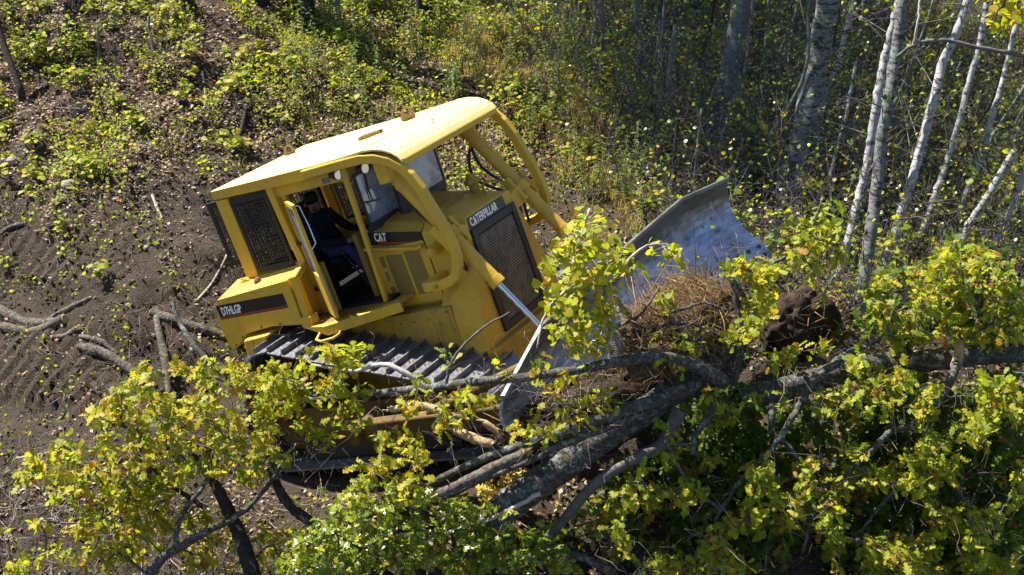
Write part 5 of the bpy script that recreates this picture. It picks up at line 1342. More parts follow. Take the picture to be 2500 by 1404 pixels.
for p in spread(9000, lambda a, b: np.clip(.8 * (a > 1260) * (b < 560) * (forest(a, b) > .3) * ((a - 1250) > (b - 60) * .9), 0, 1), 70, .3):
    a0, b0, d0 = proj(p); lean = (a0 - 1250) * .075 + rng.normal() * 14; hpx = b0 + 30
    k = 1 if rng.random() < .7 else rng.uniform(.35, .8); w = rng.choice((2.2, 3, 4.2, 5.5), p=(.25, .35, .25, .15)); y1 = b0 - hpx * k
    standing('sapling', [(a0 + lean * k * hpx / 250, y1, d0, w * .7), (a0 + lean * .6 * k * hpx / 250 + rng.normal() * 8, b0 - hpx * k * .6, d0, w * .85), (a0 + rng.normal() * 5, b0 - hpx * k * .25, d0, w), (a0, b0 - 4, d0, w * 1.1)],
             str(rng.choice(('mossy', 'twig', 'aspen', 'dark_bark'), p=(.35, .3, .2, .15))), 'thin bare forest sapling ' + where(p), 'sapling', 'thin saplings in the forest', height=4.5, twigs=14, leaves=16, seg=6)

# the forest goes on beyond the top of the picture: its crowns shade the floor under the birches
def forest_tree(gpx, gpy, H, cr, n):
    g = ground_pt(gpx, gpy); c = g + np.array(SUN_DIR) * (H / SUN_DIR.z); base = np.array([c[0], c[1], float(ground_h(c[0], c[1])) - .05])
    t = empty('forest_tree', base); a0, b0, _ = proj(g); tag(t, 'tall forest tree beyond the top edge shading ' + min(MARKS, key=lambda q: (q[0] - a0) ** 2 + (q[1] - b0) ** 2)[2], 'tree', 'forest trees above the picture')
    P_ = smooth_path(np.array([base, base + (c - base) * .4 + rng.normal(size=3) * .15, base + (c - base) * .75 + rng.normal(size=3) * .15, c + np.array((0, 0, 1.2))]), 5)
    V, T = tubes([(P_ - base, np.linspace(.15, .03, len(P_)))], 10); np_mesh('trunk', V, T, MAT['dark_bark'], t, smooth=True)
    Lv = Leaves(); br = []
    for i in range(n):
        d = rng.normal(size=3) * np.array((1, 1, .6)); q = c + unit(d) * cr * rng.random() ** .45 * np.array((1, 1, .7))
        if 702 - FPX * ((q - CAM) @ CW)[1] / -((q - CAM) @ CW)[2] > -40: continue
        br.append((np.array([c + (q - c) * .1, c + (q - c) * .6 + rng.normal(size=3) * .1, q]), np.array((.03, .015, .004))))
        for _ in range(16): Lv.add(q + rng.normal(size=3) * .30, rng.normal(size=3), np.array((0, 0, .7)) + rng.normal(size=3) * .6, rng.uniform(.08, .13), rng.uniform(.2, .7))
    V, T = tubes(br, 4); np_mesh('limbs', V - base, T, MAT['dark_bark'], t)
    Lv.mesh('crown', RND_LO, 'leaf', t, base)
for gpx, gpy, H, cr, n in ((1640, 60, 10, 2.0, 110), (1620, 260, 11, 1.8, 100), (1800, 200, 10, 2.0, 120), (1760, 380, 11.5, 1.7, 90), (1980, 120, 10, 2.0, 110), (1950, 330, 11, 1.9, 110),
                           (2180, 200, 10, 2.0, 110), (2150, 420, 11, 1.8, 80), (2350, 150, 9.5, 2.0, 100), (2380, 370, 10.5, 1.9, 80), (2120, 30, 10, 2.0, 90), (1860, 10, 10, 2.0, 90), (1900, 500, 12, 1.4, 60), (2500, 300, 10, 1.9, 80), (2330, 560, 11.5, 1.5, 45), (2060, 580, 12, 1.3, 40)):
    forest_tree(gpx, gpy, H, cr, int(n * .8))

# dense dark brush between the trunks
P, px, py = scatter(9000, lambda a, b: np.clip(.8 * forest(a, b) * (b < 820), 0, 1))
paths = []; Lv = Leaves()
for p in P[:2500]:
    a1, b1, _ = proj(p); fl = .5 if 1500 < a1 < 2120 and b1 < 520 else (.9 if a1 > 2120 else .6); h = .3 + 1.3 * rng.random() ** 2; a = rng.uniform(0, 6.28); l = rng.uniform(.05, .5) * h; top = p + np.array((math.cos(a) * l, math.sin(a) * l, h)); s_ = rng.normal(size=3) * .08
    m = (p + top) / 2 + s_; paths.append((np.array([p, m, top]), np.array((.007, .005, .002)) * rng.uniform(.6, 1.4)))
    for j in range(rng.integers(4, 9)):
        b = p + (top - p) * rng.uniform(.3, 1) + s_ * .5; e = b + rng.normal(size=3) * .25 + np.array((0, 0, .12)); paths.append((np.array([b, (b + e) / 2 + rng.normal(size=3) * .03, e]), np.array((.003, .0025, .0012))))
        if rng.random() < fl:
            for _ in range(rng.integers(1, 3)): Lv.add(e + rng.normal(size=3) * .06, rng.normal(size=3), np.array((0, 0, .7)) + rng.normal(size=3) * .6, rng.uniform(.03, .062), np.clip(rng.beta(1.8, 2.0), 0, .9))
V, T = tubes(paths, 4); o = np_mesh('brushwood', V, T, MAT['twig']); tag(o, 'tangle of thin grey brush stems under the trees', 'brushwood', kind='stuff')
o = Lv.mesh('brush_leaves', RND_LO, 'leaf_gloss', None, (0, 0, 0)); tag(o, 'small yellow and green leaves on the brush under the trees', 'leaves')

# ------------------------------------------------------------------ logs, sticks and stumps
def log_thing(name, pts, mat, label, cat, group=None, seg=10, ends=True, rough=.09, rest=True):
    Q = []
    for a, b, r in pts:
        g = ground_pt(a, b); d = proj(g)[2]; rr = r * d / FPX; Q.append(np.r_[g + np.array((0, 0, rr * .6 if rest else 0)), rr])
    Q = smooth_path(np.array(Q), 6); loc = Q[0, :3].copy(); t = empty(name, loc); tag(t, label, cat, group)
    Q[:, 3] *= 1 + rough * rng.normal(size=len(Q))
    V, T = tubes([(Q[:, :3] - loc, Q[:, 3])], seg); np_mesh('bark', V, T, MAT[mat], t, smooth=True)
    if ends:
        for e, q in ((0, 1), (-1, -2)):
            ax = unit(Q[e, :3] - Q[q, :3]); mb = MB(); mb.tube([Q[e, :3] - loc + ax * .0, Q[e, :3] - loc + ax * .018], [Q[e, 3] * .86, Q[e, 3] * .7], 9, True, False); mb.obj('cut_end', MAT['split_wood'], t)
    return t
log_thing('log', [(-20, 758, 14), (60, 775, 13), (140, 798, 10)], 'dead_wood', 'bark-stripped log at the left edge, upper of the crossed pair', 'log')
log_thing('log', [(5, 808, 11), (80, 806, 12), (160, 795, 13)], 'dead_wood', 'short brown log at the left edge, under the crossed one', 'log')
log_thing('log', [(100, 770, 6), (160, 755, 8), (222, 735, 5)], 'dead_wood', 'thin split log pointing up right from the crossed logs', 'log')
log_thing('log', [(198, 862, 12), (260, 882, 13), (338, 918, 11)], 'dead_wood', 'smooth reddish brown log left of the yellow oak leaves', 'log')
log_thing('log', [(200, 835, 6), (250, 850, 7), (290, 872, 5)], 'dead_wood', 'short broken log just above the smooth reddish one', 'log')
log_thing('log', [(130, 840, 7), (160, 825, 9), (190, 812, 8)], 'dead_wood', 'stubby broken log between the crossed pair and the reddish one', 'log')
log_thing('log', [(375, 785, 12), (430, 808, 12), (500, 832, 13), (600, 862, 13)], 'dead_wood', 'long pale log running to the rear of the track', 'log')
log_thing('log', [(382, 762, 9), (390, 830, 9), (405, 890, 10), (412, 960, 9)], 'dead_wood', 'pale upright log crossing the long log beside the oak leaves', 'log')
log_thing('stick', [(70, 242, 5), (110, 205, 6), (145, 160, 7), (190, 112, 7)], 'dark_bark', 'dark curved stick lying up the slope at upper left', 'stick')
log_thing('stick', [(190, 95, 4), (250, 75, 4), (310, 55, 4)], 'dark_bark', 'thin dark stick at the top of the littered slope', 'stick')
log_thing('stick', [(400, 70, 4), (450, 42, 4), (510, 15, 4)], 'dark_bark', 'dark stick pointing up right at the top edge', 'stick')
log_thing('stick', [(560, 370, 4), (585, 330, 5), (605, 280, 5), (628, 235, 4)], 'dark_bark', 'curved dark stick on the slope above the canopy rear', 'stick')
log_thing('stick', [(100, 272, 3), (150, 267, 4), (200, 260, 4)], 'twig', 'grey stick lying level under the dark curved stick', 'stick')
log_thing('stick', [(0, 562, 5), (30, 556, 6), (62, 548, 5)], 'dead_wood', 'short log end at the left edge on bare dirt', 'stick')
log_thing('stick', [(495, 185, 3), (502, 235, 3), (500, 290, 2.5)], 'pale_twig', 'pale thin stick standing on the littered slope left of the roof', 'stick')
log_thing('stick', [(372, 478, 3), (382, 500, 4), (396, 532, 4)], 'pale_twig', 'pale forked stick on the dirt left of the cab', 'stick')
log_thing('stick', [(480, 740, 3), (520, 690, 3), (560, 650, 3)], 'pale_twig', 'thin pale stick behind the rear tank', 'stick')
log_thing('stick', [(355, 620, 4), (362, 605, 5), (366, 588, 3)], 'dead_wood', 'small brown stub of wood on the bare slope', 'stick')
log_thing('stick', [(40, 1110, 4), (110, 1105, 4), (180, 1085, 3)], 'pale_twig', 'long bent stick at the left edge below the dirt', 'stick')
log_thing('stick', [(60, 1232, 5), (140, 1215, 5), (220, 1195, 4)], 'dead_wood', 'brown stick on the dirt at lower left', 'stick')
# leaning pole and rotten stump at upper left, stone on the dirt
P_, r_ = px_limb([(-12, 40, 21.4, 8), (10, 110, 21.3, 8), (30, 165, 21.2, 8), (52, 225, 21.1, 9)], 5)
loc = P_[-1].copy(); loc[2] = float(ground_h(loc[0], loc[1])); t = empty('broken_pole', loc); tag(t, 'broken leaning pole with bare pale top at the left edge', 'pole')
V, T = tubes([(np.vstack([P_, loc[None] - np.array((0, 0, .1))]) - loc, np.r_[r_, r_[-1]])], 9); np_mesh('bark', V, T, MAT['dark_bark'], t, smooth=True)
V, T = tubes([(np.vstack([P_[0] + unit(P_[0] - P_[1]) * .35, P_[0]]) - loc, np.array((.02, r_[0])))], 7); np_mesh('splintered_top', V, T, MAT['split_wood'], t)
def stump(px_, py_, w, label):
    g = ground_pt(px_, py_); d = proj(g)[2]; r = w * d / FPX; t = empty('stump', g); tag(t, label, 'stump'); mb = MB()
    secs = []
    for z, k in ((-.05, 1.5), (.05, 1.15), (.25, .95), (.40, .9)):
        secs.append([(r * k * math.cos(a) * (1 + .12 * math.sin(3 * a + 1)), r * k * math.sin(a), z + (.12 * math.sin(2 * a) if z > .3 else 0)) for a in np.linspace(0, 2 * math.pi, 12, endpoint=False)])
    mb.loft(secs, smooth=True); mb.obj('bark', MAT['dark_bark'], t)
    mb = MB(); mb.tube([(r * .3, 0, .4), (r * .5, .02, .62)], [r * .35, .01], 6, True, False); mb.obj('splinter', MAT['dead_wood'], t)
stump(178, 80, 14, 'rotten dark stump among green shrubs at upper left')
stump(460, 30, 16, 'dark rotten stump at the top edge of the slope')
def rock(px_, py_, w, label):
    g = ground_pt(px_, py_); d = proj(g)[2]; r = w * d / FPX; bm = bmesh.new(); bmesh.ops.create_icosphere(bm, subdivisions=3, radius=r)
    for v in bm.verts: v.co *= 1 + .25 * (float(vnoise(np.array(v.co.x / r * 1.3 + 5), np.array(v.co.y / r * 1.3 + v.co.z / r * 1.7), int(px_))) - .5); v.co.z *= .65
    me = bpy.data.meshes.new('rock'); bm.to_mesh(me); bm.free(); me.materials.append(MAT['rock']); me.polygons.foreach_set('use_smooth', [True] * len(me.polygons))
    o = bpy.data.objects.new('rock', me); o.location = g + np.array((0, 0, r * .25)); link(o); tag(o, label, 'rock')
MAT['rock'] = plain('grey field stone', (.24, .21, .17), .9, var=.4, scale=14, bmp=.5)
rock(172, 478, 18, 'grey stone half buried in dirt left of the cab'); rock(30, 410, 16, 'rounded stone at the left edge below the slope'); rock(290, 140, 7, 'small pale stone among the seedlings on the slope'); rock(358, 610, 8, 'small brown stone on the bare slope')

# ------------------------------------------------------------------ felled oak in front of the bulldozer
def start(name, p, label, cat):
    loc = np.asarray(p, float); t = empty(name, loc); tag(t, label, cat); return t, loc
TR, tl = start('felled_oak', at(1640, 960, 12.6), 'felled oak with lichen-grey trunk and long limb lying before the bulldozer', 'fallen tree')
pts = []
pts.append(limb_part('trunk', [(1830, 800, 13.0, 30.2), (1760, 860, 12.9, 31.7), (1680, 930, 12.7, 33.1), (1600, 985, 12.6, 34.6), (1500, 1050, 12.5, 36.0), (1400, 1120, 12.5, 37.4), (1300, 1190, 12.5, 38.9), (1210, 1260, 12.6, 40.3), (1130, 1330, 12.8, 36.0)], 'oak_bark', TR, tl, 18, 10, 0, .03))
pts.append(limb_part('limb', [(1700, 935, 12.45, 18.6), (1600, 975, 12.2, 16.1), (1500, 1010, 12.1, 14.9), (1400, 1045, 12.1, 13.6), (1280, 1085, 12.2, 11.8), (1180, 1120, 12.4, 9.9), (1080, 1165, 12.7, 8.7), (980, 1225, 13.0, 7.4), (900, 1260, 13.2, 6.2), (840, 1290, 13.3, 5.6)], 'oak_bark', TR, tl, 12, 8, .003, .04))
pts.append(limb_part('limb', [(1600, 1000, 12.3, 12.4), (1500, 1035, 12.15, 12.4), (1400, 1075, 12.1, 10.5), (1280, 1130, 12.2, 8.1), (1160, 1180, 12.5, 6.8), (1040, 1240, 12.9, 6.2), (980, 1290, 13.1, 5.0)], 'oak_bark', TR, tl, 10, 8, .003, .04))
pts.append(limb_part('limb', [(1770, 935, 12.5, 17.7), (1730, 910, 12.3, 19.0), (1680, 885, 12.2, 16.3), (1600, 872, 12.1, 14.3), (1500, 885, 12.1, 12.9), (1400, 905, 12.1, 12.2), (1260, 922, 12.2, 11.6), (1140, 935, 12.5, 11.6), (1020, 950, 12.8, 10.2), (900, 962, 13.1, 8.8), (800, 972, 13.3, 7.5), (690, 985, 13.5, 6.1), (600, 990, 13.6, 4.8)], 'oak_bark', TR, tl, 12, 8, .003, .05))
pts.append(limb_part('limb', [(1660, 1000, 12.5, 20), (1620, 1080, 12.5, 17), (1560, 1115, 12.4, 15), (1480, 1160, 12.4, 14), (1420, 1215, 12.5, 13), (1380, 1265, 12.6, 12), (1335, 1315, 12.8, 10)], 'smooth_bark', TR, tl, 10, 8, .002))
pts.append(limb_part('limb', [(640, 1085, 13.6, 6.6), (670, 1170, 13.5, 11.2), (700, 1225, 13.4, 13.2), (745, 1265, 13.3, 13.2), (790, 1300, 13.2, 13.2), (860, 1350, 13.2, 14.5), (960, 1420, 13.1, 15.8)], 'dark_bark', TR, tl, 10, 8, .003, .04))
pts.append(limb_part('limb', [(470, 1110, 13.7, 6.4), (510, 1160, 13.6, 11.2), (540, 1210, 13.5, 14.4), (565, 1265, 13.5, 16.8), (590, 1320, 13.4, 19.2), (620, 1410, 13.3, 20.8)], 'dark_bark', TR, tl, 10, 8, .003, .04))
pts.append(limb_part('limb', [(355, 1410, 13.2, 11), (400, 1360, 13.2, 12), (450, 1330, 13.2, 10), (520, 1290, 13.3, 8), (580, 1260, 13.3, 7), (650, 1190, 13.4, 6), (700, 1110, 13.5, 4)], 'oak_bark', TR, tl, 9, 7, .004))
pts.append(limb_part('limb', [(430, 1345, 13.2, 7), (432, 1290, 13.2, 7), (455, 1240, 13.3, 6), (500, 1180, 13.4, 5), (520, 1100, 13.5, 4)], 'oak_bark', TR, tl, 8, 7, .004))
pts.append(limb_part('limb', [(500, 1240, 13.5, 7), (440, 1200, 13.5, 6), (380, 1150, 13.6, 5), (320, 1120, 13.7, 4), (240, 1130, 13.9, 3)], 'dark_bark', TR, tl, 8, 7, .004))
pts.append(limb_part('limb', [(1040, 945, 12.6, 8), (980, 905, 12.6, 7), (930, 890, 12.7, 6), (860, 905, 12.9, 4), (760, 890, 13.1, 3)], 'pale_twig', TR, tl, 8, 7, .003))
pts.append(limb_part('limb', [(1090, 935, 12.4, 5), (1110, 870, 12.3, 4), (1180, 800, 12.2, 3), (1245, 762, 12.1, 2)], 'twig', TR, tl, 7, 7, .003))
pts.append(limb_part('limb', [(560, 930, 13.6, 6), (480, 850, 13.7, 7), (440, 790, 13.9, 6), (420, 740, 14.0, 4)], 'oak_bark', TR, tl, 8, 7, .003))
LP = np.concatenate(pts)[::2]
LEFT1 = [(180, 1060), (260, 960), (370, 880), (560, 880), (720, 900), (740, 960), (660, 1060), (720, 1130), (600, 1180), (420, 1190), (330, 1260), (200, 1230), (60, 1210), (20, 1150)]
LEFT2 = [(170, 1260), (330, 1180), (420, 1230), (360, 1340), (240, 1380), (190, 1330)]
LEFT3 = [(620, 890), (800, 860), (880, 810), (900, 900), (860, 960), (700, 1000), (620, 990)]
MIDL = [(860, 1080), (960, 990), (1080, 960), (1200, 960), (1180, 1010), (1080, 1060), (1060, 1150), (960, 1250), (860, 1180)]
T1 = np.vstack([np.c_[sample_poly(LEFT1, 480), rng.uniform(12.9, 14.2, 480)], np.c_[sample_poly(LEFT2, 60), rng.uniform(13.0, 13.9, 60)], np.c_[sample_poly([(0, 1290), (200, 1230), (420, 1250), (700, 1260), (820, 1404), (0, 1404)], 130), rng.uniform(13.5, 14.4, 130)], np.c_[sample_poly([(700, 960), (980, 940), (960, 1040), (860, 1080), (740, 1080)], 40), rng.uniform(12.9, 13.5, 40)], np.c_[sample_poly(LEFT3, 60), rng.uniform(12.8, 13.4, 60)],
                np.c_[sample_poly(MIDL, 130), rng.uniform(12.2, 13.1, 130)],
                np.c_[sample_poly([(1250, 960), (1420, 900), (1580, 930), (1540, 1000), (1350, 1080), (1240, 1060)], 34), rng.uniform(11.9, 12.4, 34)],
                np.array([(870, 850, 12.9), (860, 880, 12.9), (890, 870, 12.9), (1075, 850, 12.4), (1090, 880, 12.4), (1030, 920, 12.4), (1220, 880, 12.1), (1330, 870, 12.0), (1310, 900, 12.0), (1385, 930, 12.0), (1410, 1030, 12.0), (1380, 1050, 12.0)])])
keep = patch(T1[:, 0], T1[:, 1], 55, 51) > .27; T1 = T1[keep]
W1 = np.array([at(*q) for q in T1])
paths, dirs = grow(LP, W1); V, T = tubes(paths, 5); o = np_mesh('twigs', V - tl, T, MAT['twig'], TR); o['kind'] = 'stuff'
Lv = Leaves(); sprays(Lv, W1, dirs, (5, 9), (.06, .13), (.46, .72), brown=.09); Lv.emit(TR, tl, OAK_HI, OAK_LO, 'leaf')
# bare branching twigs over the wood
paths = []
W1d = W1[(T1[:, 1] > 930) | (T1[:, 0] < 500)]
for q in W1d[rng.integers(len(W1d), size=230)]:
    b = q + rng.normal(size=3) * .25
    for j in range(4):
        e = b + rng.normal(size=3) * .16; paths.append((np.array([b, b + (e - b) * .35 + rng.normal(size=3) * .025, b + (e - b) * .7 + rng.normal(size=3) * .025, e]), np.array((.0026, .0022, .0016, .0008))))
        if rng.random() < .5: b = e
V, T = tubes(paths, 4); o = np_mesh('dead_twigs', V - tl, T, MAT['litter_twig'], TR); o['kind'] = 'stuff'

# second felled oak: trunk running out at the right, big hanging crown
TR2, t2 = start('felled_oak', at(2200, 885, 13.2), 'felled oak with thick horizontal trunk and dense leafy crown at right', 'fallen tree')
pts = []
pts.append(limb_part('trunk', [(1800, 975, 13.0, 26.5), (1880, 960, 13.1, 28.1), (1980, 930, 13.2, 29.6), (2100, 900, 13.3, 29.6), (2220, 885, 13.3, 28.1), (2340, 872, 13.3, 26.5), (2450, 862, 13.3, 25.0), (2580, 860, 13.3, 23.4)], 'oak_bark', TR2, t2, 16, 8, 0, .04))
pts.append(limb_part('limb', [(2400, 868, 13.3, 20.8), (2430, 825, 13.2, 17.6), (2460, 790, 13.1, 16.0), (2520, 750, 13.0, 14.4)], 'oak_bark', TR2, t2, 12, 8, .003, .04))
pts.append(limb_part('limb', [(2430, 820, 13.2, 14), (2405, 780, 13.1, 13), (2390, 740, 13.0, 11), (2395, 690, 13.0, 9), (2410, 640, 13.0, 6)], 'oak_bark', TR2, t2, 10, 8, .003, .04))
pts.append(limb_part('broken_stub', [(2335, 900, 13.1, 13), (2342, 860, 13.0, 13), (2348, 828, 12.95, 9)], 'split_wood', TR2, t2, 8, 6, .004, .08))
for L_ in ([(2085, 858, 12.9, 11), (2050, 880, 12.7, 11), (1990, 925, 12.5, 10), (1955, 985, 12.4, 9), (1920, 1045, 12.3, 8), (1880, 1100, 12.3, 7), (1820, 1160, 12.3, 6), (1770, 1230, 12.3, 5), (1715, 1330, 12.4, 4)],
           [(2335, 890, 13.0, 12), (2320, 930, 12.8, 11), (2285, 985, 12.6, 10), (2230, 1035, 12.5, 9), (2170, 1060, 12.4, 8), (2110, 1120, 12.4, 7), (2040, 1175, 12.4, 5), (1960, 1190, 12.5, 4)],
           [(1880, 960, 12.8, 9), (1885, 1010, 12.6, 9), (1880, 1060, 12.6, 6)],
           [(1790, 940, 12.8, 10), (1805, 870, 12.7, 10), (1812, 800, 12.6, 9), (1800, 730, 12.5, 7), (1775, 640, 12.4, 5)],
           [(1812, 800, 12.6, 8), (1850, 720, 12.6, 6), (1880, 650, 12.6, 5), (1960, 600, 12.7, 4), (2010, 480, 12.8, 3)],
           [(1740, 960, 12.5, 9), (1735, 1010, 12.3, 8), (1700, 1060, 12.2, 8), (1690, 1110, 12.2, 6)],
           [(2240, 1150, 12.4, 5), (2180, 1200, 12.4, 5), (2130, 1260, 12.5, 4), (2080, 1330, 12.5, 3)],
           [(2300, 1100, 12.5, 5), (2330, 1180, 12.4, 5), (2380, 1260, 12.4, 4), (2420, 1340, 12.4, 3)],
           [(2480, 980, 12.8, 8), (2400, 1050, 12.6, 6), (2360, 1080, 12.5, 4)],
           [(1900, 1060, 12.4, 6), (1960, 1140, 12.3, 6), (1980, 1240, 12.3, 5), (1960, 1350, 12.4, 4)]):
    pts.append(limb_part('limb', L_, 'oak_bark', TR2, t2, 9, 7, .004, .05))
LP = np.concatenate(pts)[::2]
R1 = [(1450, 1190), (1540, 1110), (1640, 1110), (1760, 1160), (1850, 1060), (1960, 960), (2080, 960), (2000, 1120), (1990, 1250), (1900, 1404), (1560, 1404), (1480, 1300)]
R2 = [(2080, 880), (2240, 900), (2330, 960), (2500, 900), (2520, 1420), (2040, 1420), (1990, 1250), (2060, 1100)]
R3 = [(1690, 900), (1740, 700), (1800, 640), (1900, 640), (1990, 740), (1990, 860), (1880, 900), (1780, 880)]
R4 = [(2040, 820), (2130, 680), (2260, 640), (2340, 590), (2460, 620), (2510, 760), (2500, 860), (2300, 830), (2160, 880)]
R5 = [(1880, 590), (1900, 500), (1960, 540), (2010, 410), (2050, 440), (2040, 560), (2060, 640), (1960, 700), (1890, 660)]
R6 = [(1600, 1020), (1700, 960), (1840, 950), (1880, 1080), (1760, 1160), (1640, 1100)]
T2 = np.vstack([np.c_[sample_poly(q, n), rng.uniform(a, b, n)] for q, n, a, b in ((R1, 480, 11.8, 12.7), (R2, 860, 11.8, 12.9), (R3, 230, 12.1, 13.0), (R4, 330, 12.5, 13.5), (R5, 70, 12.4, 12.9), ([(1860, 760), (1960, 720), (2060, 760), (2060, 860), (1900, 870)], 50, 12.6, 13.3), ([(1500, 800), (1560, 700), (1640, 720), (1600, 840)], 10, 12.0, 12.3), ([(1560, 880), (1700, 800), (1800, 820), (1740, 890), (1620, 930)], 16, 12.0, 12.4), (R6, 60, 12.2, 13.0))])
keep = patch(T2[:, 0], T2[:, 1], 58, 53) > .47; T2 = T2[keep]
W2 = np.array([at(*q) for q in T2])
paths, dirs = grow(LP, W2); V, T = tubes(paths, 5); o = np_mesh('twigs', V - t2, T, MAT['twig'], TR2); o['kind'] = 'stuff'
Lv = Leaves(); sprays(Lv, W2, dirs, (5, 9), (.055, .125), (.42, .66), brown=.06)
# inner leaves deeper in the heap, tinted darker to carry the gaps' shade
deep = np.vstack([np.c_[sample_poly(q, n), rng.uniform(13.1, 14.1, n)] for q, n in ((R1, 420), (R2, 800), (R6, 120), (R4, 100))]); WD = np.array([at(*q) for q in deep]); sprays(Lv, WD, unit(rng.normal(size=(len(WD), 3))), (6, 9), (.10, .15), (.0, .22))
paths = []
for q in np.vstack([W2[rng.integers(len(W2), size=240)], np.array([at(*r) for r in np.c_[sample_poly([(1240, 930), (1480, 880), (1700, 900), (1560, 1010), (1300, 1060)], 70), rng.uniform(11.9, 12.5, 70)]])]):
    b = q + rng.normal(size=3) * .15
    for j in range(3):
        e = b + rng.normal(size=3) * .2; paths.append((np.array([b, b + (e - b) * .35 + rng.normal(size=3) * .03, b + (e - b) * .7 + rng.normal(size=3) * .03, e]), np.array((.0026, .0022, .0016, .0008))))
        if j == 1: b = e
V, T = tubes(paths, 4); o = np_mesh('dead_twigs', V - t2, T, MAT['litter_twig'], TR2); o['kind'] = 'stuff'
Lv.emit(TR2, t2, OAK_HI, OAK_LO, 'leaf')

# red oak top with sharp-lobed leaves at the bottom
TR3, t3 = start('oak_branch', at(1050, 1330, 12.9), 'leafy oak branch with small sharp-lobed bright green leaves at the bottom edge', 'branch')
pts = [limb_part('limb', [(1500, 1400, 12.6, 12), (1400, 1350, 12.6, 10), (1250, 1310, 12.7, 8), (1100, 1290, 12.8, 6), (950, 1300, 12.9, 5), (820, 1340, 13.0, 4), (720, 1370, 13.1, 3)], 'oak_bark', TR3, t3, 9, 7, .004),
       limb_part('limb', [(1320, 1205, 12.3, 6), (1200, 1265, 12.4, 5), (1060, 1310, 12.6, 4), (960, 1340, 12.7, 3)], 'pale_twig', TR3, t3, 7, 7, .004),
       limb_part('limb', [(1100, 1290, 12.8, 6), (1000, 1240, 12.8, 5), (900, 1240, 12.9, 4), (840, 1200, 13.0, 3)], 'oak_bark', TR3, t3, 8, 7, .004)]
LP = np.concatenate(pts)[::2]
B1 = [(680, 1404), (690, 1350), (800, 1260), (860, 1170), (960, 1190), (1080, 1180), (1160, 1230), (1280, 1300), (1380, 1270), (1390, 1404)]
B2 = [(1180, 1180), (1280, 1130), (1360, 1150), (1300, 1200), (1180, 1250)]
T3 = np.vstack([np.c_[sample_poly(B1, 420), rng.uniform(12.2, 13.3, 420)], np.c_[sample_poly([(1290, 1290), (1400, 1240), (1500, 1200), (1560, 1290), (1480, 1404), (1320, 1404)], 40), rng.uniform(12.8, 13.4, 40)]])
W3 = np.array([at(*q) for q in T3]); paths, dirs = grow(LP, W3); V, T = tubes(paths, 5); o = np_mesh('twigs', V - t3, T, MAT['twig'], TR3); o['kind'] = 'stuff'
Lv = Leaves(); sprays(Lv, W3, dirs, (6, 10), (.06, .115), (.28, .58), brown=.03); W3b = np.array([at(*q) for q in np.c_[sample_poly(B2, 30), rng.uniform(12.9, 13.4, 30)]]); sprays(Lv, W3b, unit(rng.normal(size=(30, 3))), (5, 8), (.06, .1), (.55, .95), brown=.4)
Lv.emit(TR3, t3, RED_HI, RED_LO, 'leaf_gloss')

# round-leaved sapling bent over in front of the radiator and blade
TR4, t4 = start('aspen_sapling', at(1430, 760, 12.0), 'bent sapling with round yellow-green leaves between radiator and blade', 'sapling')
pts = [limb_part('limb', [(1520, 860, 12.3, 8), (1470, 760, 12.1, 7), (1420, 700, 12.0, 6), (1400, 610, 12.2, 4), (1440, 510, 12.5, 3)], 'pale_twig', TR4, t4, 8, 7, .004),
       limb_part('limb', [(1440, 720, 12.05, 6), (1520, 650, 12.0, 5), (1580, 600, 12.1, 3), (1660, 600, 12.3, 2)], 'pale_twig', TR4, t4, 7, 7, .004),
       limb_part('limb', [(1420, 700, 12.0, 5), (1370, 720, 11.9, 4), (1330, 770, 11.9, 3), (1310, 850, 11.9, 2)], 'pale_twig', TR4, t4, 7, 7, .004),
       limb_part('limb', [(1460, 740, 12.1, 5), (1500, 790, 11.9, 4), (1480, 850, 11.9, 3)], 'pale_twig', TR4, t4, 7, 7, .004)]
LP = np.concatenate(pts)[::2]
E1 = [(1310, 690), (1330, 620), (1400, 570), (1380, 500), (1450, 490), (1500, 560), (1560, 600), (1530, 690), (1500, 800), (1470, 890), (1390, 880), (1340, 800)]
E2 = [(1540, 610), (1640, 590), (1690, 640), (1640, 680), (1560, 680)]
T4 = np.vstack([np.c_[sample_poly(E1, 185), rng.uniform(11.6, 12.4, 185)], np.c_[sample_poly(E2, 12), rng.uniform(12.0, 12.4, 12)]])
W4 = np.array([at(*q) for q in T4]); paths, dirs = grow(LP, W4, .0024); V, T = tubes(paths, 4); o = np_mesh('twigs', V - t4, T, MAT['pale_twig'], TR4); o['kind'] = 'stuff'
Lv = Leaves(); sprays(Lv, W4, dirs, (3, 6), (.05, .095), (.46, .70), spread=.12, brown=.05); Lv.emit(TR4, t4, RND_HI, RND_LO, 'leaf')

# yellow poplar twig hanging in at the upper right corner
TR5, t5 = start('poplar_branch', at(2430, 70, 13.5), 'branch with yellow poplar leaves hanging in at the top right corner', 'branch')
pts = [limb_part('limb', [(2600, 150, 13.6, 6), (2500, 135, 13.5, 6), (2400, 118, 13.5, 5), (2300, 98, 13.5, 5), (2230, 110, 13.6, 4), (2190, 140, 13.8, 4)], 'smooth_bark', TR5, t5, 8, 7, .003),
       limb_part('limb', [(2230, 110, 13.6, 4), (2240, 60, 13.5, 3), (2245, 10, 13.5, 3), (2250, -40, 13.5, 3)], 'pale_twig', TR5, t5, 7, 7, .003),
       limb_part('limb', [(2600, -40, 13.5, 5), (2500, 0, 13.4, 4), (2440, 20, 13.4, 3)], 'twig', TR5, t5, 7, 7, .003)]
LP = np.concatenate(pts)[::2]; T5 = np.c_[sample_poly([(2370, 20), (2420, -20), (2520, -20), (2520, 60), (2440, 70), (2400, 60)], 24), rng.uniform(13.2, 13.7, 24)]
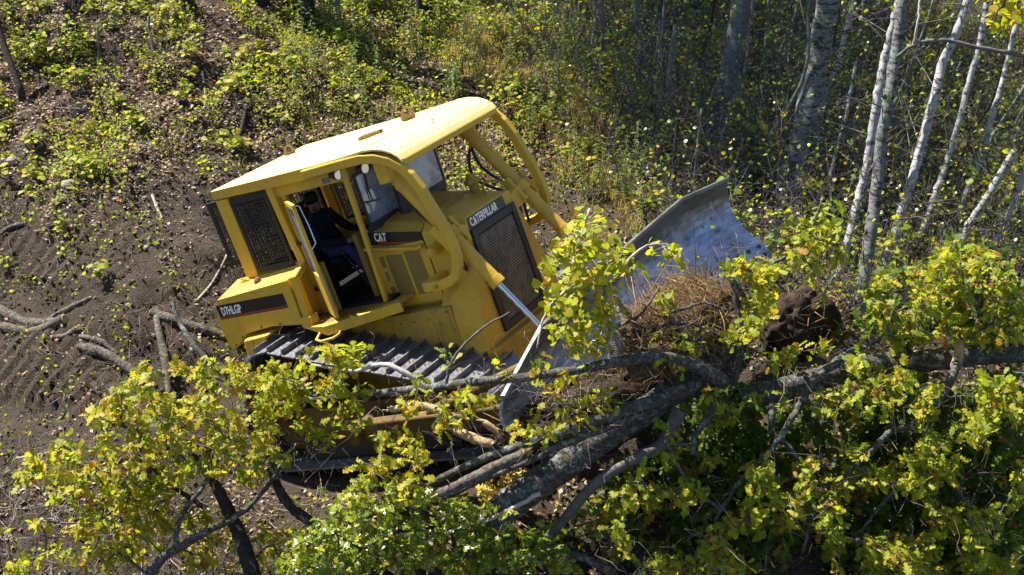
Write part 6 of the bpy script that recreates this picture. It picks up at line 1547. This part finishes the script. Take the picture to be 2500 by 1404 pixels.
W5 = np.array([at(*q) for q in T5]); paths, dirs = grow(LP, W5, .0024); V, T = tubes(paths, 4); o = np_mesh('twigs', V - t5, T, MAT['twig'], TR5); o['kind'] = 'stuff'
Lv = Leaves(); sprays(Lv, W5, dirs, (3, 6), (.07, .10), (.6, .78), spread=.08); Lv.emit(TR5, t5, RND_HI, RND_LO, 'leaf')

# ------------------------------------------------------------------ root mass and earth pushed up by the blade
g0 = at(1650, 790, 12.85); RB = empty('root_ball', g0); tag(RB, 'torn-up root mass with brown soil in front of the blade', 'root ball')
bm = bmesh.new(); bmesh.ops.create_icosphere(bm, subdivisions=5, radius=1.0)
C = np.array([v.co[:] for v in bm.verts]); Fw = unit(np.array([*FWD, 0])); Sd = np.array([*SIDE, 0])
nz = 1 + .9 * (vnoise(C[:, 0] * 1.6 + 7, C[:, 1] * 2 + C[:, 2] * 2.3, 61) - .5) + .22 * (vnoise(C[:, 0] * 6 + C[:, 2] * 5, C[:, 1] * 6, 62) - .5) + .12 * (vnoise(C[:, 0] * 14 + C[:, 2] * 11, C[:, 1] * 14, 63) - .5)
Q = C * nz[:, None]; Q = Fw[None] * Q[:, :1] * .32 + Sd[None] * Q[:, 1:2] * .74 + np.array((0, 0, 1))[None] * Q[:, 2:] * .20
for v, q in zip(bm.verts, Q): v.co = q
me = bpy.data.meshes.new('soil'); bm.to_mesh(me); bm.free(); me.polygons.foreach_set('use_smooth', [True] * len(me.polygons))
MAT['soil'] = plain('root bound soil', (.075, .048, .030), .95, var=.7, scale=16, bmp=1.0, spec=.1); me.materials.append(MAT['soil']); link(bpy.data.objects.new('soil', me), RB)
paths = []; tin = []
for i in range(1000):
    v = unit(rng.normal(size=3)); v[2] = abs(v[2]) * (1 if rng.random() < .8 else -1); b = Fw * v[0] * .31 + Sd * v[1] * .74 + np.array((0, 0, 1)) * v[2] * .20; out = unit(b); L = rng.uniform(.06, .34)
    d = unit(out * .45 + rng.normal(size=3) * .8); c1 = rng.normal(size=3) * L * .34
    paths.append((np.array([b * .92, b + d * L * .35 + c1 * .5, b + d * L * .7 + c1, b + d * L + c1 * .4 - np.array((0, 0, L * .25))]), np.array((1, .8, .6, .25)) * rng.choice((.002, .003, .005, .011), p=(.42, .33, .18, .07))))
for i in range(1300):
    w = unit(rng.normal(size=3)); w[2] = abs(w[2]); b = (Fw * w[0] * .34 + Sd * w[1] * .78 + np.array((0, 0, 1)) * w[2] * .23) * rng.uniform(.95, 1.25); d = np.cross(unit(b), rng.normal(size=3)); d = unit(d + np.array((0, 0, -.25))); L = rng.uniform(.12, .5); c1 = rng.normal(size=3) * L * .3
    paths.append((np.array([b, b + d * L * .35 + c1 * .5, b + d * L * .7 + c1 - unit(b) * L * .1, b + d * L - unit(b) * L * .25]), np.array((1, .9, .6, .25)) * rng.choice((.0018, .003, .0055), p=(.5, .35, .15))))
V, T = tubes(paths, 4); o = np_mesh('root_fibres', V, T, MAT['root'], RB, np.repeat(rng.random(len(paths)), 17)); o['kind'] = 'stuff'
for P4 in ([(1540, 850, 12.5, 7), (1600, 800, 12.35, 6), (1690, 790, 12.3, 4), (1740, 830, 12.3, 2)], [(1570, 740, 12.7, 5), (1640, 760, 12.4, 5), (1720, 740, 12.4, 3), (1780, 760, 12.4, 2)], [(1500, 800, 12.4, 5), (1560, 770, 12.35, 4), (1610, 700, 12.5, 2)], [(1830, 740, 12.7, 5), (1800, 700, 12.6, 6), (1760, 640, 12.5, 5)], [(1800, 760, 12.6, 5), (1790, 690, 12.5, 5), (1775, 620, 12.4, 4)], [(1620, 870, 12.3, 6), (1560, 800, 12.3, 5), (1500, 720, 12.4, 3)], [(1700, 850, 12.3, 7), (1640, 780, 12.3, 5), (1640, 720, 12.4, 3)]):
    limb_part('root', P4, 'dead_wood', RB, g0, 8, 6, .004, .06)
# bank of loose earth rolled up along the blade, and the pit side behind the heap
def earth_bank(c, a, b_, h, seed, label, n_roots):
    t = empty('earth_bank', c); tag(t, label, 'earth'); bm = bmesh.new(); bmesh.ops.create_icosphere(bm, subdivisions=5, radius=1.0); C = np.array([v.co[:] for v in bm.verts])
    nz = 1 + .4 * (vnoise(C[:, 0] * 2 + seed, C[:, 1] * 2 + C[:, 2] * 2.3, 71) - .5) + .25 * (vnoise(C[:, 0] * 6 + C[:, 2] * 5, C[:, 1] * 6 + seed, 72) - .5) + .14 * (vnoise(C[:, 0] * 15 + C[:, 2] * 11, C[:, 1] * 15, 73) - .5)
    Q = C * nz[:, None]; Q = np.asarray(a)[None] * Q[:, :1] + np.asarray(b_)[None] * Q[:, 1:2] + np.array((0, 0, h))[None] * Q[:, 2:]
    for v, q in zip(bm.verts, Q): v.co = q
    me = bpy.data.meshes.new('soil'); bm.to_mesh(me); bm.free(); me.polygons.foreach_set('use_smooth', [True] * len(me.polygons)); me.materials.append(MAT['dark_soil']); link(bpy.data.objects.new('soil', me), t)
    paths = []
    for i in range(n_roots):
        v = unit(rng.normal(size=3)); v[2] = abs(v[2]); b = np.asarray(a) * v[0] + np.asarray(b_) * v[1] + np.array((0, 0, h)) * v[2]; L = rng.uniform(.1, .4); d = unit(unit(b) * .5 + rng.normal(size=3) * .8); c1 = rng.normal(size=3) * L * .2
        paths.append((np.array([b * .9, b + d * L * .4 + c1, b + d * L]), np.array((1, .8, .3)) * rng.uniform(.002, .006)))
    V, T = tubes(paths, 4); o = np_mesh('root_fibres', V, T, MAT['root'], t, np.repeat(rng.random(len(paths)), 13)); o['kind'] = 'stuff'
MAT['dark_soil'] = plain('dark forest earth', (.035, .025, .018), .95, var=.6, scale=9, bmp=1.0, spec=.1)
BD = unit(at(1700, 860, 13.2) - at(1320, 1010, 12.6)); BP = unit(np.cross(BD, (0, 0, 1)))
earth_bank(at(1440, 1010, 12.95), BD * 1.0, BP * .36, .38, 3.0, 'bank of dark earth rolled up along the foot of the blade', 260)
earth_bank(at(1960, 790, 13.9), BD * .42, BP * .3, .38, 9.0, 'dark root pit side between the blade end and the horizontal trunk', 60)
def timber(pts, mat, label, name='broken_log', cat='log'):
    P_, r_ = px_limb(pts, 6, .003); t, l = start(name, P_[0], label, cat); r_ = r_ * (1 + .06 * rng.normal(size=len(r_)))
    V, T = tubes([(P_ - l, r_)], 10); np_mesh('bark', V, T, MAT[mat], t, smooth=True)
    for e, q in ((0, 1), (-1, -2)):
        ax = unit(P_[e] - P_[q]); mb = MB()
        for k in range(4): mb.tube([P_[e] - l + rng.normal(size=3) * r_[e] * .3, P_[e] - l + ax * rng.uniform(.03, .12) + rng.normal(size=3) * r_[e] * .4], [r_[e] * .5, .004], 5, True, False)
        mb.obj('splintered_end', MAT['split_wood'], t)
timber([(1070, 1205, 12.2, 11.2), (1130, 1180, 12.15, 13.6), (1200, 1145, 12.1, 14.4), (1280, 1105, 12.1, 13.6)], 'dead_wood', 'short dead log with splintered end under the lichen limbs')
timber([(955, 1000, 13.2, 9), (1020, 990, 13.1, 10), (1100, 1010, 13.0, 9)], 'split_wood', 'pale peeled stick lying beside the push arm')
timber([(1110, 1050, 13.0, 11), (1170, 1075, 12.9, 12), (1225, 1090, 12.8, 9)], 'split_wood', 'split yellow timber lying below the blade end')
timber([(1180, 1030, 12.7, 7), (1215, 1055, 12.7, 9), (1235, 1075, 12.7, 5)], 'split_wood', 'small broken splinter of wood beside the blade end')
